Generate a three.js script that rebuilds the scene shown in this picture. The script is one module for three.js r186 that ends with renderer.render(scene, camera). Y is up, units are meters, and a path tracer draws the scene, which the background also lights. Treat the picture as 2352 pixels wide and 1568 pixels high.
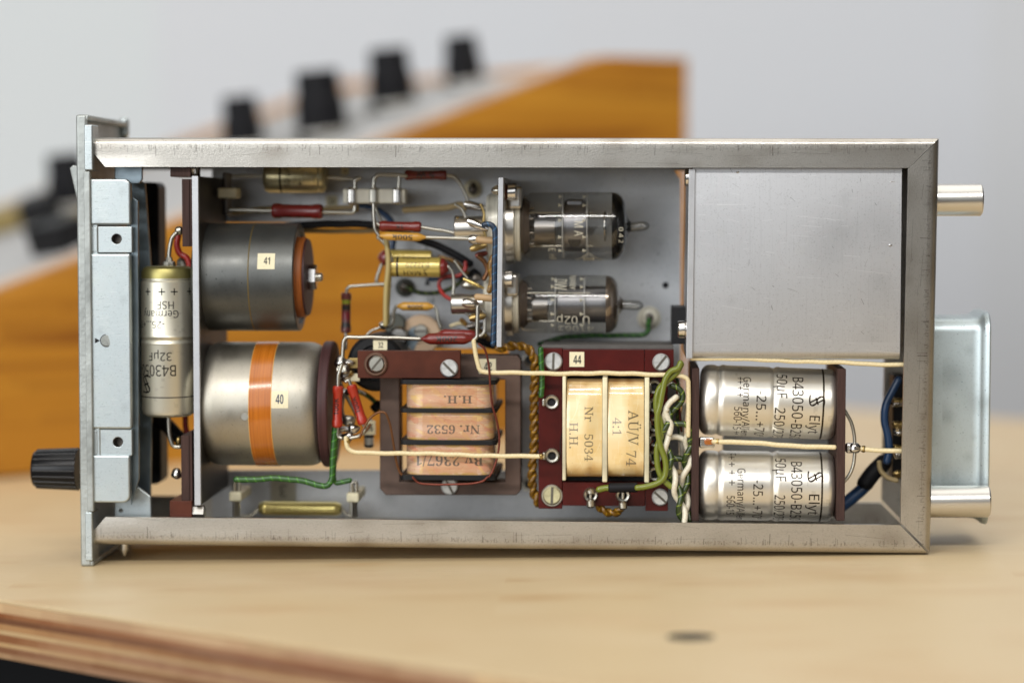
import * as THREE from 'three';
import { RoundedBoxGeometry } from 'three/addons/geometries/RoundedBoxGeometry.js';
import { mergeGeometries, toCreasedNormals } from 'three/addons/utils/BufferGeometryUtils.js';
import { RectAreaLightUniformsLib } from 'three/addons/lights/RectAreaLightUniformsLib.js';

// ---------------------------------------------------------------- camera, light, exposure
const scene = new THREE.Scene();
const FOV = 17.31, VIEW_H = 1568, VIEW_W = 2352;
const camera = new THREE.PerspectiveCamera(FOV, 1024 / 682, 0.02, 20);
const fwd = new THREE.Vector3(-0.0529, -0.058, -1).normalize();
const CAM = fwd.clone().multiplyScalar(-515);                 // millimetres, module centre at the origin
camera.position.copy(CAM).multiplyScalar(0.001);
camera.lookAt(0, 0, 0);
camera.focus = 0.511; camera.userData.fStop = 5.8;
scene.background = new THREE.Color().setRGB(0.062, 0.063, 0.066);  // the soft daylight of the room all round
RectAreaLightUniformsLib.init();
function areaLight(name, rgb, intensity, w, h, pos, target) {
  const l = new THREE.RectAreaLight(new THREE.Color().setRGB(...rgb), intensity, w, h);
  l.name = name; l.position.set(...pos); l.lookAt(...target); scene.add(l); return l;
}
areaLight('ceiling_strip_light', [1, 0.97, 0.93], 31, 2.2, 0.16, [-0.15, 1.3, 1.75], [0, 0, 0]);
areaLight('window_light', [0.95, 0.98, 1], 1.5, 3.0, 1.6, [-1.2, 0.72, 2.8], [0, 0.1, 0]);
areaLight('side_fill_light', [0.96, 0.985, 1], 6, 1.5, 0.8, [-1.55, 0.36, 2.0], [0, 0, 0]);  // added fill from the front left, lifts the light inside the chassis
areaLight('overhead_light', [1, 0.965, 0.91], 1.9, 2.2, 1.5, [0.1, 1.5, 0.0], [0, 0, -0.1]);
const renderer = new THREE.WebGLRenderer({ antialias: true });
renderer.toneMapping = THREE.LinearToneMapping;
renderer.toneMappingExposure = 0.94;
renderer.shadowMap.enabled = true;

// ---------------------------------------------------------------- helpers
const V = (x, y, z) => new THREE.Vector3(x, y, z);
const rng = (s) => () => { s |= 0; s = (s + 0x6d2b79f5) | 0; let t = Math.imul(s ^ (s >>> 15), 1 | s); t = (t + Math.imul(t ^ (t >>> 7), 61 | t)) ^ t; return ((t ^ (t >>> 14)) >>> 0) / 4294967296; };
camera.updateMatrixWorld(true);
const fpx = VIEW_H / 2 / Math.tan(FOV * Math.PI / 360);
function ray(x, y) { return V((x - VIEW_W / 2) / fpx, -(y - VIEW_H / 2) / fpx, -1).transformDirection(camera.matrixWorld); }
// measured picture point -> place (mm) on the plane z = const of the module
function P(x, y, z = 0) { const d = ray(x, y); return CAM.clone().addScaledVector(d, (z - CAM.z) / d.z); }
function onPlane(x, y, p, n) { const d = ray(x, y); return CAM.clone().addScaledVector(d, p.clone().sub(CAM).dot(n) / d.dot(n)); }
const K = (z) => 0.1 * (1 - z / 515);                          // mm per measured pixel at depth z
const PP = (list, z) => list.map((p) => P(p[0], p[1], p[2] ?? z));
const taken = new Map();
const numbered = (n) => { const k = taken.get(n) ?? 0; taken.set(n, k + 1); return k ? n + '_' + String(k).padStart(3, '0') : n; };
const bases = new Map();
const cast = (m) => { m.castShadow = true; m.receiveShadow = true; return m; };
function root(name, label, category, base, extra = {}) {
  const g = new THREE.Group(); g.name = numbered(name); g.position.copy(base).multiplyScalar(0.001);
  g.userData = { label, category, ...extra }; scene.add(g); bases.set(g, base); return g;
}
function add(parent, name, geo, mat, label, extra) {
  const g = Array.isArray(geo) ? merge(geo) : geo;
  const b = bases.get(parent);
  g.translate(-b.x, -b.y, -b.z); g.scale(0.001, 0.001, 0.001);
  const m = cast(new THREE.Mesh(g, mat)); m.name = numbered(name);
  if (label) m.userData.label = label;
  if (extra) Object.assign(m.userData, extra);
  parent.add(m); bases.set(m, b); return m;
}
function merge(list) {
  return mergeGeometries(list.map((g) => {
    const h = g.index ? g.toNonIndexed() : g;
    for (const k of Object.keys(h.attributes)) if (!['position', 'normal', 'uv'].includes(k)) h.deleteAttribute(k);
    if (!h.attributes.uv) h.setAttribute('uv', new THREE.BufferAttribute(new Float32Array(h.attributes.position.count * 2), 2));
    h.clearGroups(); return h;
  }));
}
// uv in mm / tile by the face's main direction
function uvBox(g, tile = 40) {
  const h = g.index ? g.toNonIndexed() : g, p = h.attributes.position, n = h.attributes.normal, uv = new Float32Array(p.count * 2);
  for (let i = 0; i < p.count; i++) {
    const ax = Math.abs(n.getX(i)), ay = Math.abs(n.getY(i)), az = Math.abs(n.getZ(i));
    const x = p.getX(i), y = p.getY(i), z = p.getZ(i);
    const [a, b] = az >= ax && az >= ay ? [x, y] : ax >= ay ? [z, y] : [x, z];
    uv[2 * i] = a / tile; uv[2 * i + 1] = b / tile;
  }
  h.setAttribute('uv', new THREE.BufferAttribute(uv, 2)); return h;
}
function box(c, sx, sy, sz, r = 0.25, tile = 40) {
  const rr = Math.min(r, sx / 2.05, sy / 2.05, sz / 2.05);
  return uvBox(new RoundedBoxGeometry(sx, sy, sz, 2, rr).translate(c.x, c.y, c.z), tile);
}
// box whose front face spans the measured rectangle at depth zf and that goes back by d
function boxP(x0, x1, y0, y1, zf, d, r = 0.25, tile = 40) {
  const a = P(x0, y1, zf), b = P(x1, y0, zf);
  return box(V((a.x + b.x) / 2, (a.y + b.y) / 2, zf - d / 2), b.x - a.x, b.y - a.y, d, r, tile);
}
function frame(dir) {
  const Y = dir.clone().normalize(); let Z = V(0, 0, 1).addScaledVector(Y, -Y.z);
  if (Z.lengthSq() < 1e-4) Z = V(0, 1, 0).addScaledVector(Y, -Y.y);
  Z.normalize(); const X = Y.clone().cross(Z);
  return new THREE.Matrix4().makeBasis(X, Y, Z);
}
// turned body from A along dir; profile [along mm, radius mm]; u runs round (0.5 faces the viewer), v along
function turned(profile, A, dir, seg = 40, phi0 = -Math.PI, dphi = Math.PI * 2, crease = 0.5) {
  const t0 = profile[0][0], t1 = profile[profile.length - 1][0];
  let g = new THREE.LatheGeometry(profile.map(([t, r]) => new THREE.Vector2(Math.max(r, 1e-4), t)), seg, phi0, dphi);
  const uv = g.attributes.uv, p = g.attributes.position;
  for (let i = 0; i < uv.count; i++) uv.setY(i, (p.getY(i) - t0) / (t1 - t0));
  g = toCreasedNormals(g, crease);
  g.applyMatrix4(frame(dir).setPosition(A)); return g;
}
const lerp = (a, b, t) => a + (b - a) * t;
const cyl = (A, B, r, c = 0.15, seg = 28) => { const L = A.distanceTo(B); c = Math.min(c, r * 0.9, L / 2.1); return turned([[0, 0], [0, r - c], [c, r], [L - c, r], [L, r - c], [L, 0]], A, B.clone().sub(A), seg); };
const cylP = (x, y, z, L, r, c) => cyl(P(x, y, z).add(V(0, 0, -L)), P(x, y, z), r, c);   // axis towards the viewer, front face at z
function curve(pts, tension) { return new THREE.CatmullRomCurve3(pts, false, tension === undefined ? 'centripetal' : 'catmullrom', tension ?? 0.5); }
function bent(pts, rad = 1.2) {                                  // straight runs with rounded corners
  const c = new THREE.CurvePath();
  let from = pts[0];
  for (let i = 1; i < pts.length - 1; i++) {
    const a = pts[i - 1], b = pts[i], d = pts[i + 1];
    const r = Math.min(rad, a.distanceTo(b) * 0.45, b.distanceTo(d) * 0.45);
    const p = b.clone().add(a.clone().sub(b).setLength(r)), q = b.clone().add(d.clone().sub(b).setLength(r));
    c.add(new THREE.LineCurve3(from, p)); c.add(new THREE.QuadraticBezierCurve3(p, b.clone(), q)); from = q;
  }
  c.add(new THREE.LineCurve3(from, pts[pts.length - 1])); return c;
}
function tube(c, r, n, rad = 10, tile = 4) {
  const L = c.getLength(); n = n ?? Math.max(12, Math.round(L * 1.6));
  const g = new THREE.TubeGeometry(c, n, r, rad), uv = g.attributes.uv;
  const pa = g.attributes.position, sd = L * 3.7 + r * 91, wob = r > 0.3 ? Math.min(0.14, L * 0.004) : 0;
  for (let i = 0; i < uv.count; i++) {
    const t = uv.getX(i), d = t * L, k = wob * Math.min(1, 4 * t * (1 - t));
    pa.setXYZ(i, pa.getX(i) + k * Math.sin(d * 0.31 + sd), pa.getY(i) + k * (Math.sin(d * 0.23 + sd * 1.7) + 0.5 * Math.sin(d * 0.9 + sd)), pa.getZ(i) + k * Math.sin(d * 0.27 + sd * 2.3));
    uv.setXY(i, t * L / tile, uv.getY(i));
  }
  const caps = [0, 1].map((t) => { const p = c.getPoint(t); return new THREE.SphereGeometry(r, 8, 6).translate(p.x, p.y, p.z); });
  return merge([g, ...caps]);
}
const wire = (list, z, r) => tube(curve(PP(list, z)), r);
const stiff = (list, z, r, rad) => tube(bent(PP(list, z), rad), r);
// two strands wound round a path; returns [strand, strand]
function twisted(list, z, r, pitch, off, phase = 0) {
  const c = curve(PP(list, z)), L = c.getLength(), n = Math.round(L / pitch * 10), out = [[], []];
  for (let i = 0; i <= n; i++) {
    const t = i / n, p = c.getPointAt(t), T = c.getTangentAt(t), N = V(0, 0, 1).addScaledVector(T, -T.z).normalize(), B = T.clone().cross(N);
    for (const k of [0, 1]) { const a = phase + k * Math.PI + t * L / pitch * 2 * Math.PI; out[k].push(p.clone().addScaledVector(N, Math.cos(a) * off).addScaledVector(B, Math.sin(a) * off)); }
  }
  return out.map((pts) => tube(curve(pts), r, n * 2));
}
function blob(c, sx, sy, sz, seed = 1) {
  const g = new THREE.SphereGeometry(1, 20, 14), p = g.attributes.position, R = rng(seed), a = [R() * 6, R() * 6, R() * 6];
  for (let i = 0; i < p.count; i++) { const x = p.getX(i), y = p.getY(i), z = p.getZ(i), k = 1 + 0.12 * Math.sin(3 * x + a[0]) + 0.1 * Math.sin(4 * y + a[1]) + 0.08 * Math.sin(5 * z + a[2]); p.setXYZ(i, x * sx * k, y * sy * k, z * sz * k); }
  g.computeVertexNormals(); return g.translate(c.x, c.y, c.z);
}
const blobP = (x, y, z, rx, ry, rz, seed) => blob(P(x, y, z), rx * K(z), ry * K(z), rz * K(z), seed);
function plate(pts, z, d, bevel = 0.12, holes = [], tile = 40) {   // outline in mm, front face at z
  const s = new THREE.Shape(pts.map((p) => new THREE.Vector2(p.x, p.y)));
  for (const h of holes) s.holes.push(h);
  const g = new THREE.ExtrudeGeometry(s, { depth: d - 2 * bevel, bevelEnabled: bevel > 0, bevelThickness: bevel, bevelSize: bevel, bevelOffset: -bevel, bevelSegments: 2, curveSegments: 20 });
  return uvBox(toCreasedNormals(g.translate(0, 0, z - d + bevel), 0.3), tile);
}
const hole = (c, r) => { const p = new THREE.Path(); p.absarc(c.x, c.y, r, 0, Math.PI * 2, true); return p; };
const rectHole = (a, b) => new THREE.Path([[a.x, a.y], [a.x, b.y], [b.x, b.y], [b.x, a.y]].map((q) => new THREE.Vector2(...q)));
function roundRect(x0, x1, y0, y1, r) {                          // r: one radius or four [bl, br, tr, tl]
  const [bl, br, tr, tl] = Array.isArray(r) ? r : [r, r, r, r], o = [];
  const arc = (cx, cy, q, a) => { if (!q) { o.push(V(cx, cy, 0)); return; } for (let i = 0; i <= 6; i++) { const t = a + i / 6 * Math.PI / 2; o.push(V(cx + q * Math.cos(t), cy + q * Math.sin(t), 0)); } };
  arc(x0 + bl, y0 + bl, bl, Math.PI); arc(x1 - br, y0 + br, br, Math.PI * 1.5); arc(x1 - tr, y1 - tr, tr, 0); arc(x0 + tl, y1 - tl, tl, Math.PI / 2); return o;
}
const rectP = (x0, x1, y0, y1, z, r) => { const a = P(x0, y1, z), b = P(x1, y0, z); return roundRect(a.x, b.x, a.y, b.y, r); };

// ---------------------------------------------------------------- textures
function canvas(w, h, draw) { const c = document.createElement('canvas'); c.width = w; c.height = h; draw(c.getContext('2d'), w, h); return c; }
function tex(c, srgb = true, repeat = true) {
  const t = new THREE.CanvasTexture(c); if (srgb) t.colorSpace = THREE.SRGBColorSpace;
  if (repeat) t.wrapS = t.wrapT = THREE.RepeatWrapping; t.magFilter = THREE.LinearFilter; return t;
}
function noiseField(n, seed, octaves, sx = 1, sy = 1) {           // tiling value noise, 0..1
  const out = new Float32Array(n * n);
  let amp = 1, tot = 0;
  for (const o of octaves) {
    const R = rng(seed + o * 7), gx = Math.max(1, Math.round(o * sx)), gy = Math.max(1, Math.round(o * sy)), g = Float32Array.from({ length: gx * gy }, R);
    for (let y = 0; y < n; y++) for (let x = 0; x < n; x++) {
      const fx = x / n * gx, fy = y / n * gy, ix = Math.floor(fx), iy = Math.floor(fy); let u = fx - ix, v = fy - iy; u = u * u * (3 - 2 * u); v = v * v * (3 - 2 * v);
      const a = g[iy * gx + ix], b = g[iy * gx + (ix + 1) % gx], c = g[((iy + 1) % gy) * gx + ix], d = g[((iy + 1) % gy) * gx + (ix + 1) % gx];
      out[y * n + x] += amp * lerp(lerp(a, b, u), lerp(c, d, u), v);
    }
    tot += amp; amp *= 0.7;
  }
  return out.map((q) => q / tot);
}
function fieldTex(f, n, lo, hi, srgb = false, tint = [1, 1, 1]) {
  const d = new Uint8Array(n * n * 4);
  for (let i = 0; i < n * n; i++) { const q = lerp(lo, hi, Math.min(1, Math.max(0, (f[i] - 0.25) * 2))); for (let c = 0; c < 3; c++) d[i * 4 + c] = Math.min(255, 255 * q * tint[c]); d[i * 4 + 3] = 255; }
  const t = new THREE.DataTexture(d, n, n); t.wrapS = t.wrapT = THREE.RepeatWrapping; t.magFilter = THREE.LinearFilter; t.minFilter = THREE.LinearFilter; if (srgb) t.colorSpace = THREE.SRGBColorSpace; t.needsUpdate = true; return t;
}
const fine = noiseField(256, 3, [32, 64, 128]), coarse = noiseField(256, 9, [3, 7, 16, 40]), brushed = noiseField(256, 15, [64, 128, 200], 1, 0.06);
const texFineBump = fieldTex(fine, 256, 0, 1), texRough = fieldTex(coarse, 256, 0.72, 1.1), texCloud = fieldTex(coarse, 256, 0.78, 1.0, true), texBrush = fieldTex(brushed, 256, 0.8, 1.0, true);
const texSoft = fieldTex(noiseField(256, 23, [2, 3]), 256, 0, 1);
const std = (o) => new THREE.MeshStandardMaterial(o), phy = (o) => new THREE.MeshPhysicalMaterial(o);
const C = (r, g, b) => new THREE.Color().setRGB(r, g, b);
function scratched(w, h, base, seed, list, cloud = 0.07) {                      // base sRGB grey with speckle, strokes [n, colour, len, angle, spread, width]
  return canvas(w, h, (c) => {
    const R = rng(seed); c.fillStyle = base; c.fillRect(0, 0, w, h);
    for (let i = 0; i < w * h / 60; i++) { c.fillStyle = R() < 0.5 ? 'rgba(0,0,0,0.05)' : 'rgba(255,255,255,0.06)'; const s = 1 + R() * 4; c.fillRect(R() * w, R() * h, s, s); }
    for (let i = 0; i < 40; i++) { const x = R() * w, y = R() * h, r = 20 + R() * w / 6, gr = c.createRadialGradient(x, y, 0, x, y, r), k = R() < 0.5 ? '0,0,0' : '255,250,240'; gr.addColorStop(0, `rgba(${k},${cloud})`); gr.addColorStop(1, `rgba(${k},0)`); c.fillStyle = gr; c.fillRect(x - r, y - r, 2 * r, 2 * r); }
    for (const [n, col, len, ang, spread, wd, area = [0, 0, 1, 1]] of list) for (let i = 0; i < n; i++) {
      const x = (area[0] + R() * (area[2] - area[0])) * w, y = (area[1] + R() * (area[3] - area[1])) * h, a = ang + (R() - 0.5) * spread, l = len * (0.3 + R());
      c.strokeStyle = col; c.lineWidth = wd * (0.5 + R()); c.beginPath(); c.moveTo(x, y); c.lineTo(x + Math.cos(a) * l, y + Math.sin(a) * l); c.stroke();
    }
  });
}
function put(c, s, x, y, size, rot = 0, font = 'sans-serif', fill, stretch = 1, bold = false) {
  c.save(); c.translate(x, y); c.rotate(rot * Math.PI / 180); c.scale(stretch, 1); c.font = `${bold ? 'bold ' : ''}${size}px ${font}`; if (fill) c.fillStyle = fill; c.textAlign = 'center'; c.textBaseline = 'middle'; c.fillText(s, 0, 0); c.restore();
}
function twinS(c, x, y, s, rot = 0) {                             // the maker's mark: an S wound through an H
  c.save(); c.translate(x, y); c.rotate(rot * Math.PI / 180); c.lineWidth = s * 0.085; c.strokeStyle = c.fillStyle; c.beginPath();
  c.moveTo(s * 0.38, -s * 0.42); c.bezierCurveTo(-s * 0.55, -s * 0.62, -s * 0.35, -s * 0.05, 0, 0); c.bezierCurveTo(s * 0.35, s * 0.05, s * 0.55, s * 0.62, -s * 0.38, s * 0.42);
  c.moveTo(-s * 0.3, -s * 0.3); c.lineTo(s * 0.1, s * 0.42); c.moveTo(-s * 0.1, -s * 0.42); c.lineTo(s * 0.3, s * 0.3); c.moveTo(-s * 0.2, 0.08 * s); c.lineTo(s * 0.22, -0.08 * s); c.stroke(); c.restore();
}

// ---------------------------------------------------------------- materials
const railMap = tex(canvas(2048, 128, (c, w, h) => {
  const R = rng(5); c.fillStyle = '#e6e3de'; c.fillRect(0, 0, w, h);
  for (let i = 0; i < 9000; i++) { c.fillStyle = R() < 0.55 ? 'rgba(60,55,50,0.09)' : 'rgba(255,255,255,0.2)'; c.fillRect(R() * w, R() * h, 1 + R() * 3, 1 + R() * 2); }
  for (let i = 0; i < 230; i++) { const x = R() * w, y0 = 24 + R() * 6, l = 5 + R() * R() * 44; c.strokeStyle = `rgba(50,45,40,${0.1 + R() * 0.28})`; c.lineWidth = 0.8 + R() * 1.2; c.beginPath(); c.moveTo(x, y0); c.lineTo(x + (R() - 0.5) * 3, y0 + l); c.stroke(); }
  for (let i = 0; i < 40; i++) { c.strokeStyle = R() < 0.5 ? 'rgba(255,255,255,0.5)' : 'rgba(60,55,50,0.25)'; c.lineWidth = 0.7 + R() * 0.8; const x = R() * w, y = 30 + R() * 80; c.beginPath(); c.moveTo(x, y); c.lineTo(x + 20 + R() * 90, y + (R() - 0.5) * 26); c.stroke(); }
  for (let i = 0; i < 22; i++) { const x = R() * w, y = R() * h, r = 20 + R() * 60, g = c.createRadialGradient(x, y, 0, x, y, r); g.addColorStop(0, 'rgba(110,95,80,0.16)'); g.addColorStop(1, 'rgba(110,95,80,0)'); c.fillStyle = g; c.fillRect(x - r, y - r, 2 * r, 2 * r); }
  c.fillStyle = 'rgba(60,55,50,0.1)'; for (let i = 0; i < 500; i++) c.fillRect(R() * w, 24 + R() * 14, 1 + R() * 4, 2 + R() * 6);
}));
const M = {
  rail: std({ color: C(0.61, 0.595, 0.565), metalness: 1, roughness: 0.3, map: railMap, bumpMap: texFineBump.clone(), bumpScale: 0.000012 }),
  steel: std({ color: C(0.64, 0.62, 0.58), metalness: 1, roughness: 0.3 }),
  polished: std({ color: C(0.78, 0.76, 0.73), metalness: 1, roughness: 0.2 }),
  darkMetal: std({ color: C(0.2, 0.18, 0.16), metalness: 1, roughness: 0.4 }),
  alu: std({ color: C(0.74, 0.745, 0.755), metalness: 1, roughness: 0.47, map: tex(scratched(1024, 1024, '#dfe0e2', 21, [[700, 'rgba(0,0,0,0.025)', 120, Math.PI / 2, 0.08, 1.4], [260, 'rgba(255,255,255,0.5)', 34, 0.05, 0.5, 1.1], [26, 'rgba(255,255,255,0.65)', 150, 0.06, 0.3, 1.2], [40, 'rgba(40,40,40,0.35)', 26, 1.2, 2, 1.4]], 0.04)) }),
  chassis: std({ color: C(0.775, 0.775, 0.77), metalness: 0.95, roughness: 0.5, map: tex(scratched(512, 512, '#d9dbde', 33, [[80, 'rgba(255,255,255,0.3)', 40, 0.2, 3, 1], [30, 'rgba(30,30,30,0.35)', 5, 0, 6, 3]])) }),
  zinc: std({ color: C(0.70, 0.722, 0.718), metalness: 0.9, roughness: 0.42, map: tex(scratched(512, 512, '#dfe6e8', 41, [[160, 'rgba(255,255,255,0.55)', 34, 0, 0.06, 1.2, [0.1, 0, 0.6, 1]], [260, 'rgba(60,70,75,0.4)', 2, 0, 6, 2], [60, 'rgba(70,80,85,0.3)', 24, 0, 0.05, 1.2]])) }),
  blueZinc: phy({ color: C(0.33, 0.40, 0.45), metalness: 0.9, roughness: 0.35, map: texCloud, iridescence: 0.5, iridescenceIOR: 1.6, iridescenceThicknessRange: [200, 420] }),
  panel: std({ color: C(0.50, 0.53, 0.51), metalness: 0.55, roughness: 0.45, map: texCloud, bumpMap: texFineBump, bumpScale: 0.00003 }),
  can: std({ color: C(0.62, 0.60, 0.55), metalness: 0.95, roughness: 0.5, roughnessMap: texRough, map: tex(scratched(1024, 512, '#dcd9d2', 51, [[60, 'rgba(40,35,30,0.35)', 6, 0, 6, 1.4], [40, 'rgba(255,255,255,0.3)', 10, 0, 6, 1]])) }),
  darkCan: std({ color: C(0.165, 0.17, 0.163), metalness: 0.7, roughness: 0.42, roughnessMap: texRough, map: tex(scratched(1024, 512, '#d8d8d8', 57, [[50, 'rgba(255,255,255,0.35)', 7, 0, 6, 1.3], [40, 'rgba(0,0,0,0.5)', 5, 0, 6, 3]])) }),
  phenolic: phy({ color: C(0.095, 0.026, 0.014), roughness: 0.4, specularIntensity: 0.4, map: texCloud }),
  redPhenolic: phy({ color: C(0.085, 0.008, 0.006), roughness: 0.35, specularIntensity: 0.45, map: texCloud }),
  brownBoard: phy({ color: C(0.065, 0.034, 0.028), roughness: 0.6, specularIntensity: 0.4, map: texBrush }),
  purpleDisc: phy({ color: C(0.075, 0.032, 0.032), roughness: 0.5, specularIntensity: 0.5, map: texCloud }),
  laminate: std({ color: C(0.135, 0.085, 0.065), metalness: 0.25, roughness: 0.6, map: texCloud }),
  orangeFibre: std({ color: C(0.42, 0.12, 0.02), roughness: 0.55, map: texCloud }),
  black: phy({ color: C(0.01, 0.01, 0.011), roughness: 0.5, specularIntensity: 0.5 }),
  blackGloss: phy({ color: C(0.005, 0.005, 0.006), roughness: 0.3, specularIntensity: 0.5 }),
  cream: std({ color: C(0.86, 0.79, 0.55), roughness: 0.45, map: texCloud }),
  ceramic: phy({ color: C(0.86, 0.82, 0.68), roughness: 0.35, clearcoat: 0.3, map: texCloud }),
  solder: std({ color: C(0.62, 0.6, 0.57), metalness: 1, roughness: 0.22 }),
  flux: phy({ color: C(0.35, 0.10, 0.01), roughness: 0.15, clearcoat: 1 }),
  tinned: std({ color: C(0.5, 0.48, 0.42), metalness: 1, roughness: 0.33 }),
  gold: std({ color: C(0.72, 0.55, 0.2), metalness: 1, roughness: 0.25 }),
  brassLug: std({ color: C(0.42, 0.3, 0.12), metalness: 1, roughness: 0.35 }),
  red: phy({ color: C(0.20, 0.016, 0.014), roughness: 0.35, clearcoat: 0.5, clearcoatRoughness: 0.25 }),
  brightRed: phy({ color: C(0.34, 0.045, 0.02), roughness: 0.35, clearcoat: 0.5, clearcoatRoughness: 0.25 }),
  ochre: phy({ color: C(0.55, 0.3, 0.06), roughness: 0.35, clearcoat: 0.4 }),
  redWire: phy({ color: C(0.36, 0.02, 0.015), roughness: 0.35, clearcoat: 0.4 }),
  enamel: std({ color: C(0.16, 0.035, 0.02), metalness: 0.5, roughness: 0.3 }),
  brownEnamel: std({ color: C(0.17, 0.07, 0.025), metalness: 0.5, roughness: 0.3 }),
  olive: phy({ color: C(0.16, 0.19, 0.018), roughness: 0.4, clearcoat: 0.3 }),
  tanSleeve: std({ color: C(0.4, 0.3, 0.15), roughness: 0.6 }),
  rubber: phy({ color: C(0.008, 0.008, 0.01), roughness: 0.55, specularIntensity: 0.4 }),
  slotDark: std({ color: C(0.05, 0.055, 0.06), roughness: 0.6 }),
  clearPlastic: phy({ color: C(0.95, 0.95, 0.95), transmission: 1, roughness: 0.08, thickness: 0 }),
  greyGrommet: std({ color: C(0.08, 0.085, 0.07), roughness: 0.5 }),
};
M.rail.bumpMap.repeat.set(34, 1.4);
function braid(a, b, seed) {
  return tex(canvas(128, 64, (c, w, h) => {
    c.fillStyle = a; c.fillRect(0, 0, w, h); c.lineWidth = 5;
    for (let i = -4; i < 8; i++) { c.strokeStyle = i % 2 ? b : a; c.beginPath(); c.moveTo(i * 32, 0); c.lineTo(i * 32 + 64, 64); c.stroke(); c.strokeStyle = 'rgba(0,0,0,0.10)'; c.lineWidth = 2; c.beginPath(); c.moveTo(i * 32 + 64, 0); c.lineTo(i * 32, 64); c.stroke(); c.lineWidth = 5; }
  }));
}
const cloth = (a, b) => { const t = braid(a, b); return phy({ map: t, bumpMap: t, bumpScale: 0.00002, roughness: 0.42, clearcoat: 0.45, clearcoatRoughness: 0.3 }); };
M.creamWire = cloth('#e2d1a4', '#e8d8b0'); M.whiteWire = cloth('#dcd5c0', '#e3dcc8'); M.greenWire = cloth('#1c5210', '#55992c'); M.darkGreenWire = cloth('#27390c', '#8a9c34');
M.blueWire = cloth('#0a2740', '#1b5f8c'); M.goldWire = cloth('#7a5406', '#c08f1c'); M.blueCable = phy({ color: C(0.012, 0.045, 0.12), roughness: 0.4, clearcoat: 0.3 });

// ---------------------------------------------------------------- the setting: floor, wall, table
const TY = P(205, 1299, 0).y;                                   // table top, mm
const TILT = 0.0205, UP = V(0, 1, 0), tableP = P(205, 1299, 0), tableN = V(-Math.sin(TILT), Math.cos(TILT), 0), onTable = (x, y) => onPlane(x, y, tableP, tableN);
const tiltM = new THREE.Matrix4().makeTranslation(tableP.x, tableP.y, tableP.z).multiply(new THREE.Matrix4().makeRotationZ(TILT)).multiply(new THREE.Matrix4().makeTranslation(-tableP.x, -tableP.y, -tableP.z)), untilt = tiltM.clone().invert();
const zero = V(0, 0, 0);
function structure(name, geo, mat) { bases.set(scene, zero); const m = add(scene, name, geo, mat); m.userData.kind = 'structure'; return m; }
structure('floor', box(V(0, TY - 740, -200), 5000, 20, 4000, 1), std({ color: C(0.02, 0.017, 0.014), roughness: 0.8, map: texCloud }));
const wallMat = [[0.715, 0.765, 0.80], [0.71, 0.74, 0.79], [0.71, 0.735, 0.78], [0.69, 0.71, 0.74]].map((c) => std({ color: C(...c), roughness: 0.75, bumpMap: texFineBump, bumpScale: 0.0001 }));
{
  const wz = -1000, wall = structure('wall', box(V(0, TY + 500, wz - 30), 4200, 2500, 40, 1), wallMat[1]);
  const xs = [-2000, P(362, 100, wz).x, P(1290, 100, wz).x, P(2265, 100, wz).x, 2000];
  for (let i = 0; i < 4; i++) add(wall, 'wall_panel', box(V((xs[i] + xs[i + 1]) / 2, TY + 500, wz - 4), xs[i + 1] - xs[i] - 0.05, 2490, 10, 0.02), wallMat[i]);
}
function flat(pts, yTop, d, bevel = 0.3, holes = [], tile = 100) {
  const s = new THREE.Shape(pts.map((p) => new THREE.Vector2(p.x, -p.z)));
  for (const h of holes) s.holes.push(h);
  const g = new THREE.ExtrudeGeometry(s, { depth: d - 2 * bevel, bevelEnabled: true, bevelThickness: bevel, bevelSize: bevel, bevelOffset: -bevel, bevelSegments: 2, curveSegments: 28 });
  return uvBox(toCreasedNormals(g.rotateX(-Math.PI / 2).translate(0, yTop - d + bevel, 0), 0.3), tile);
}
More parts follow.
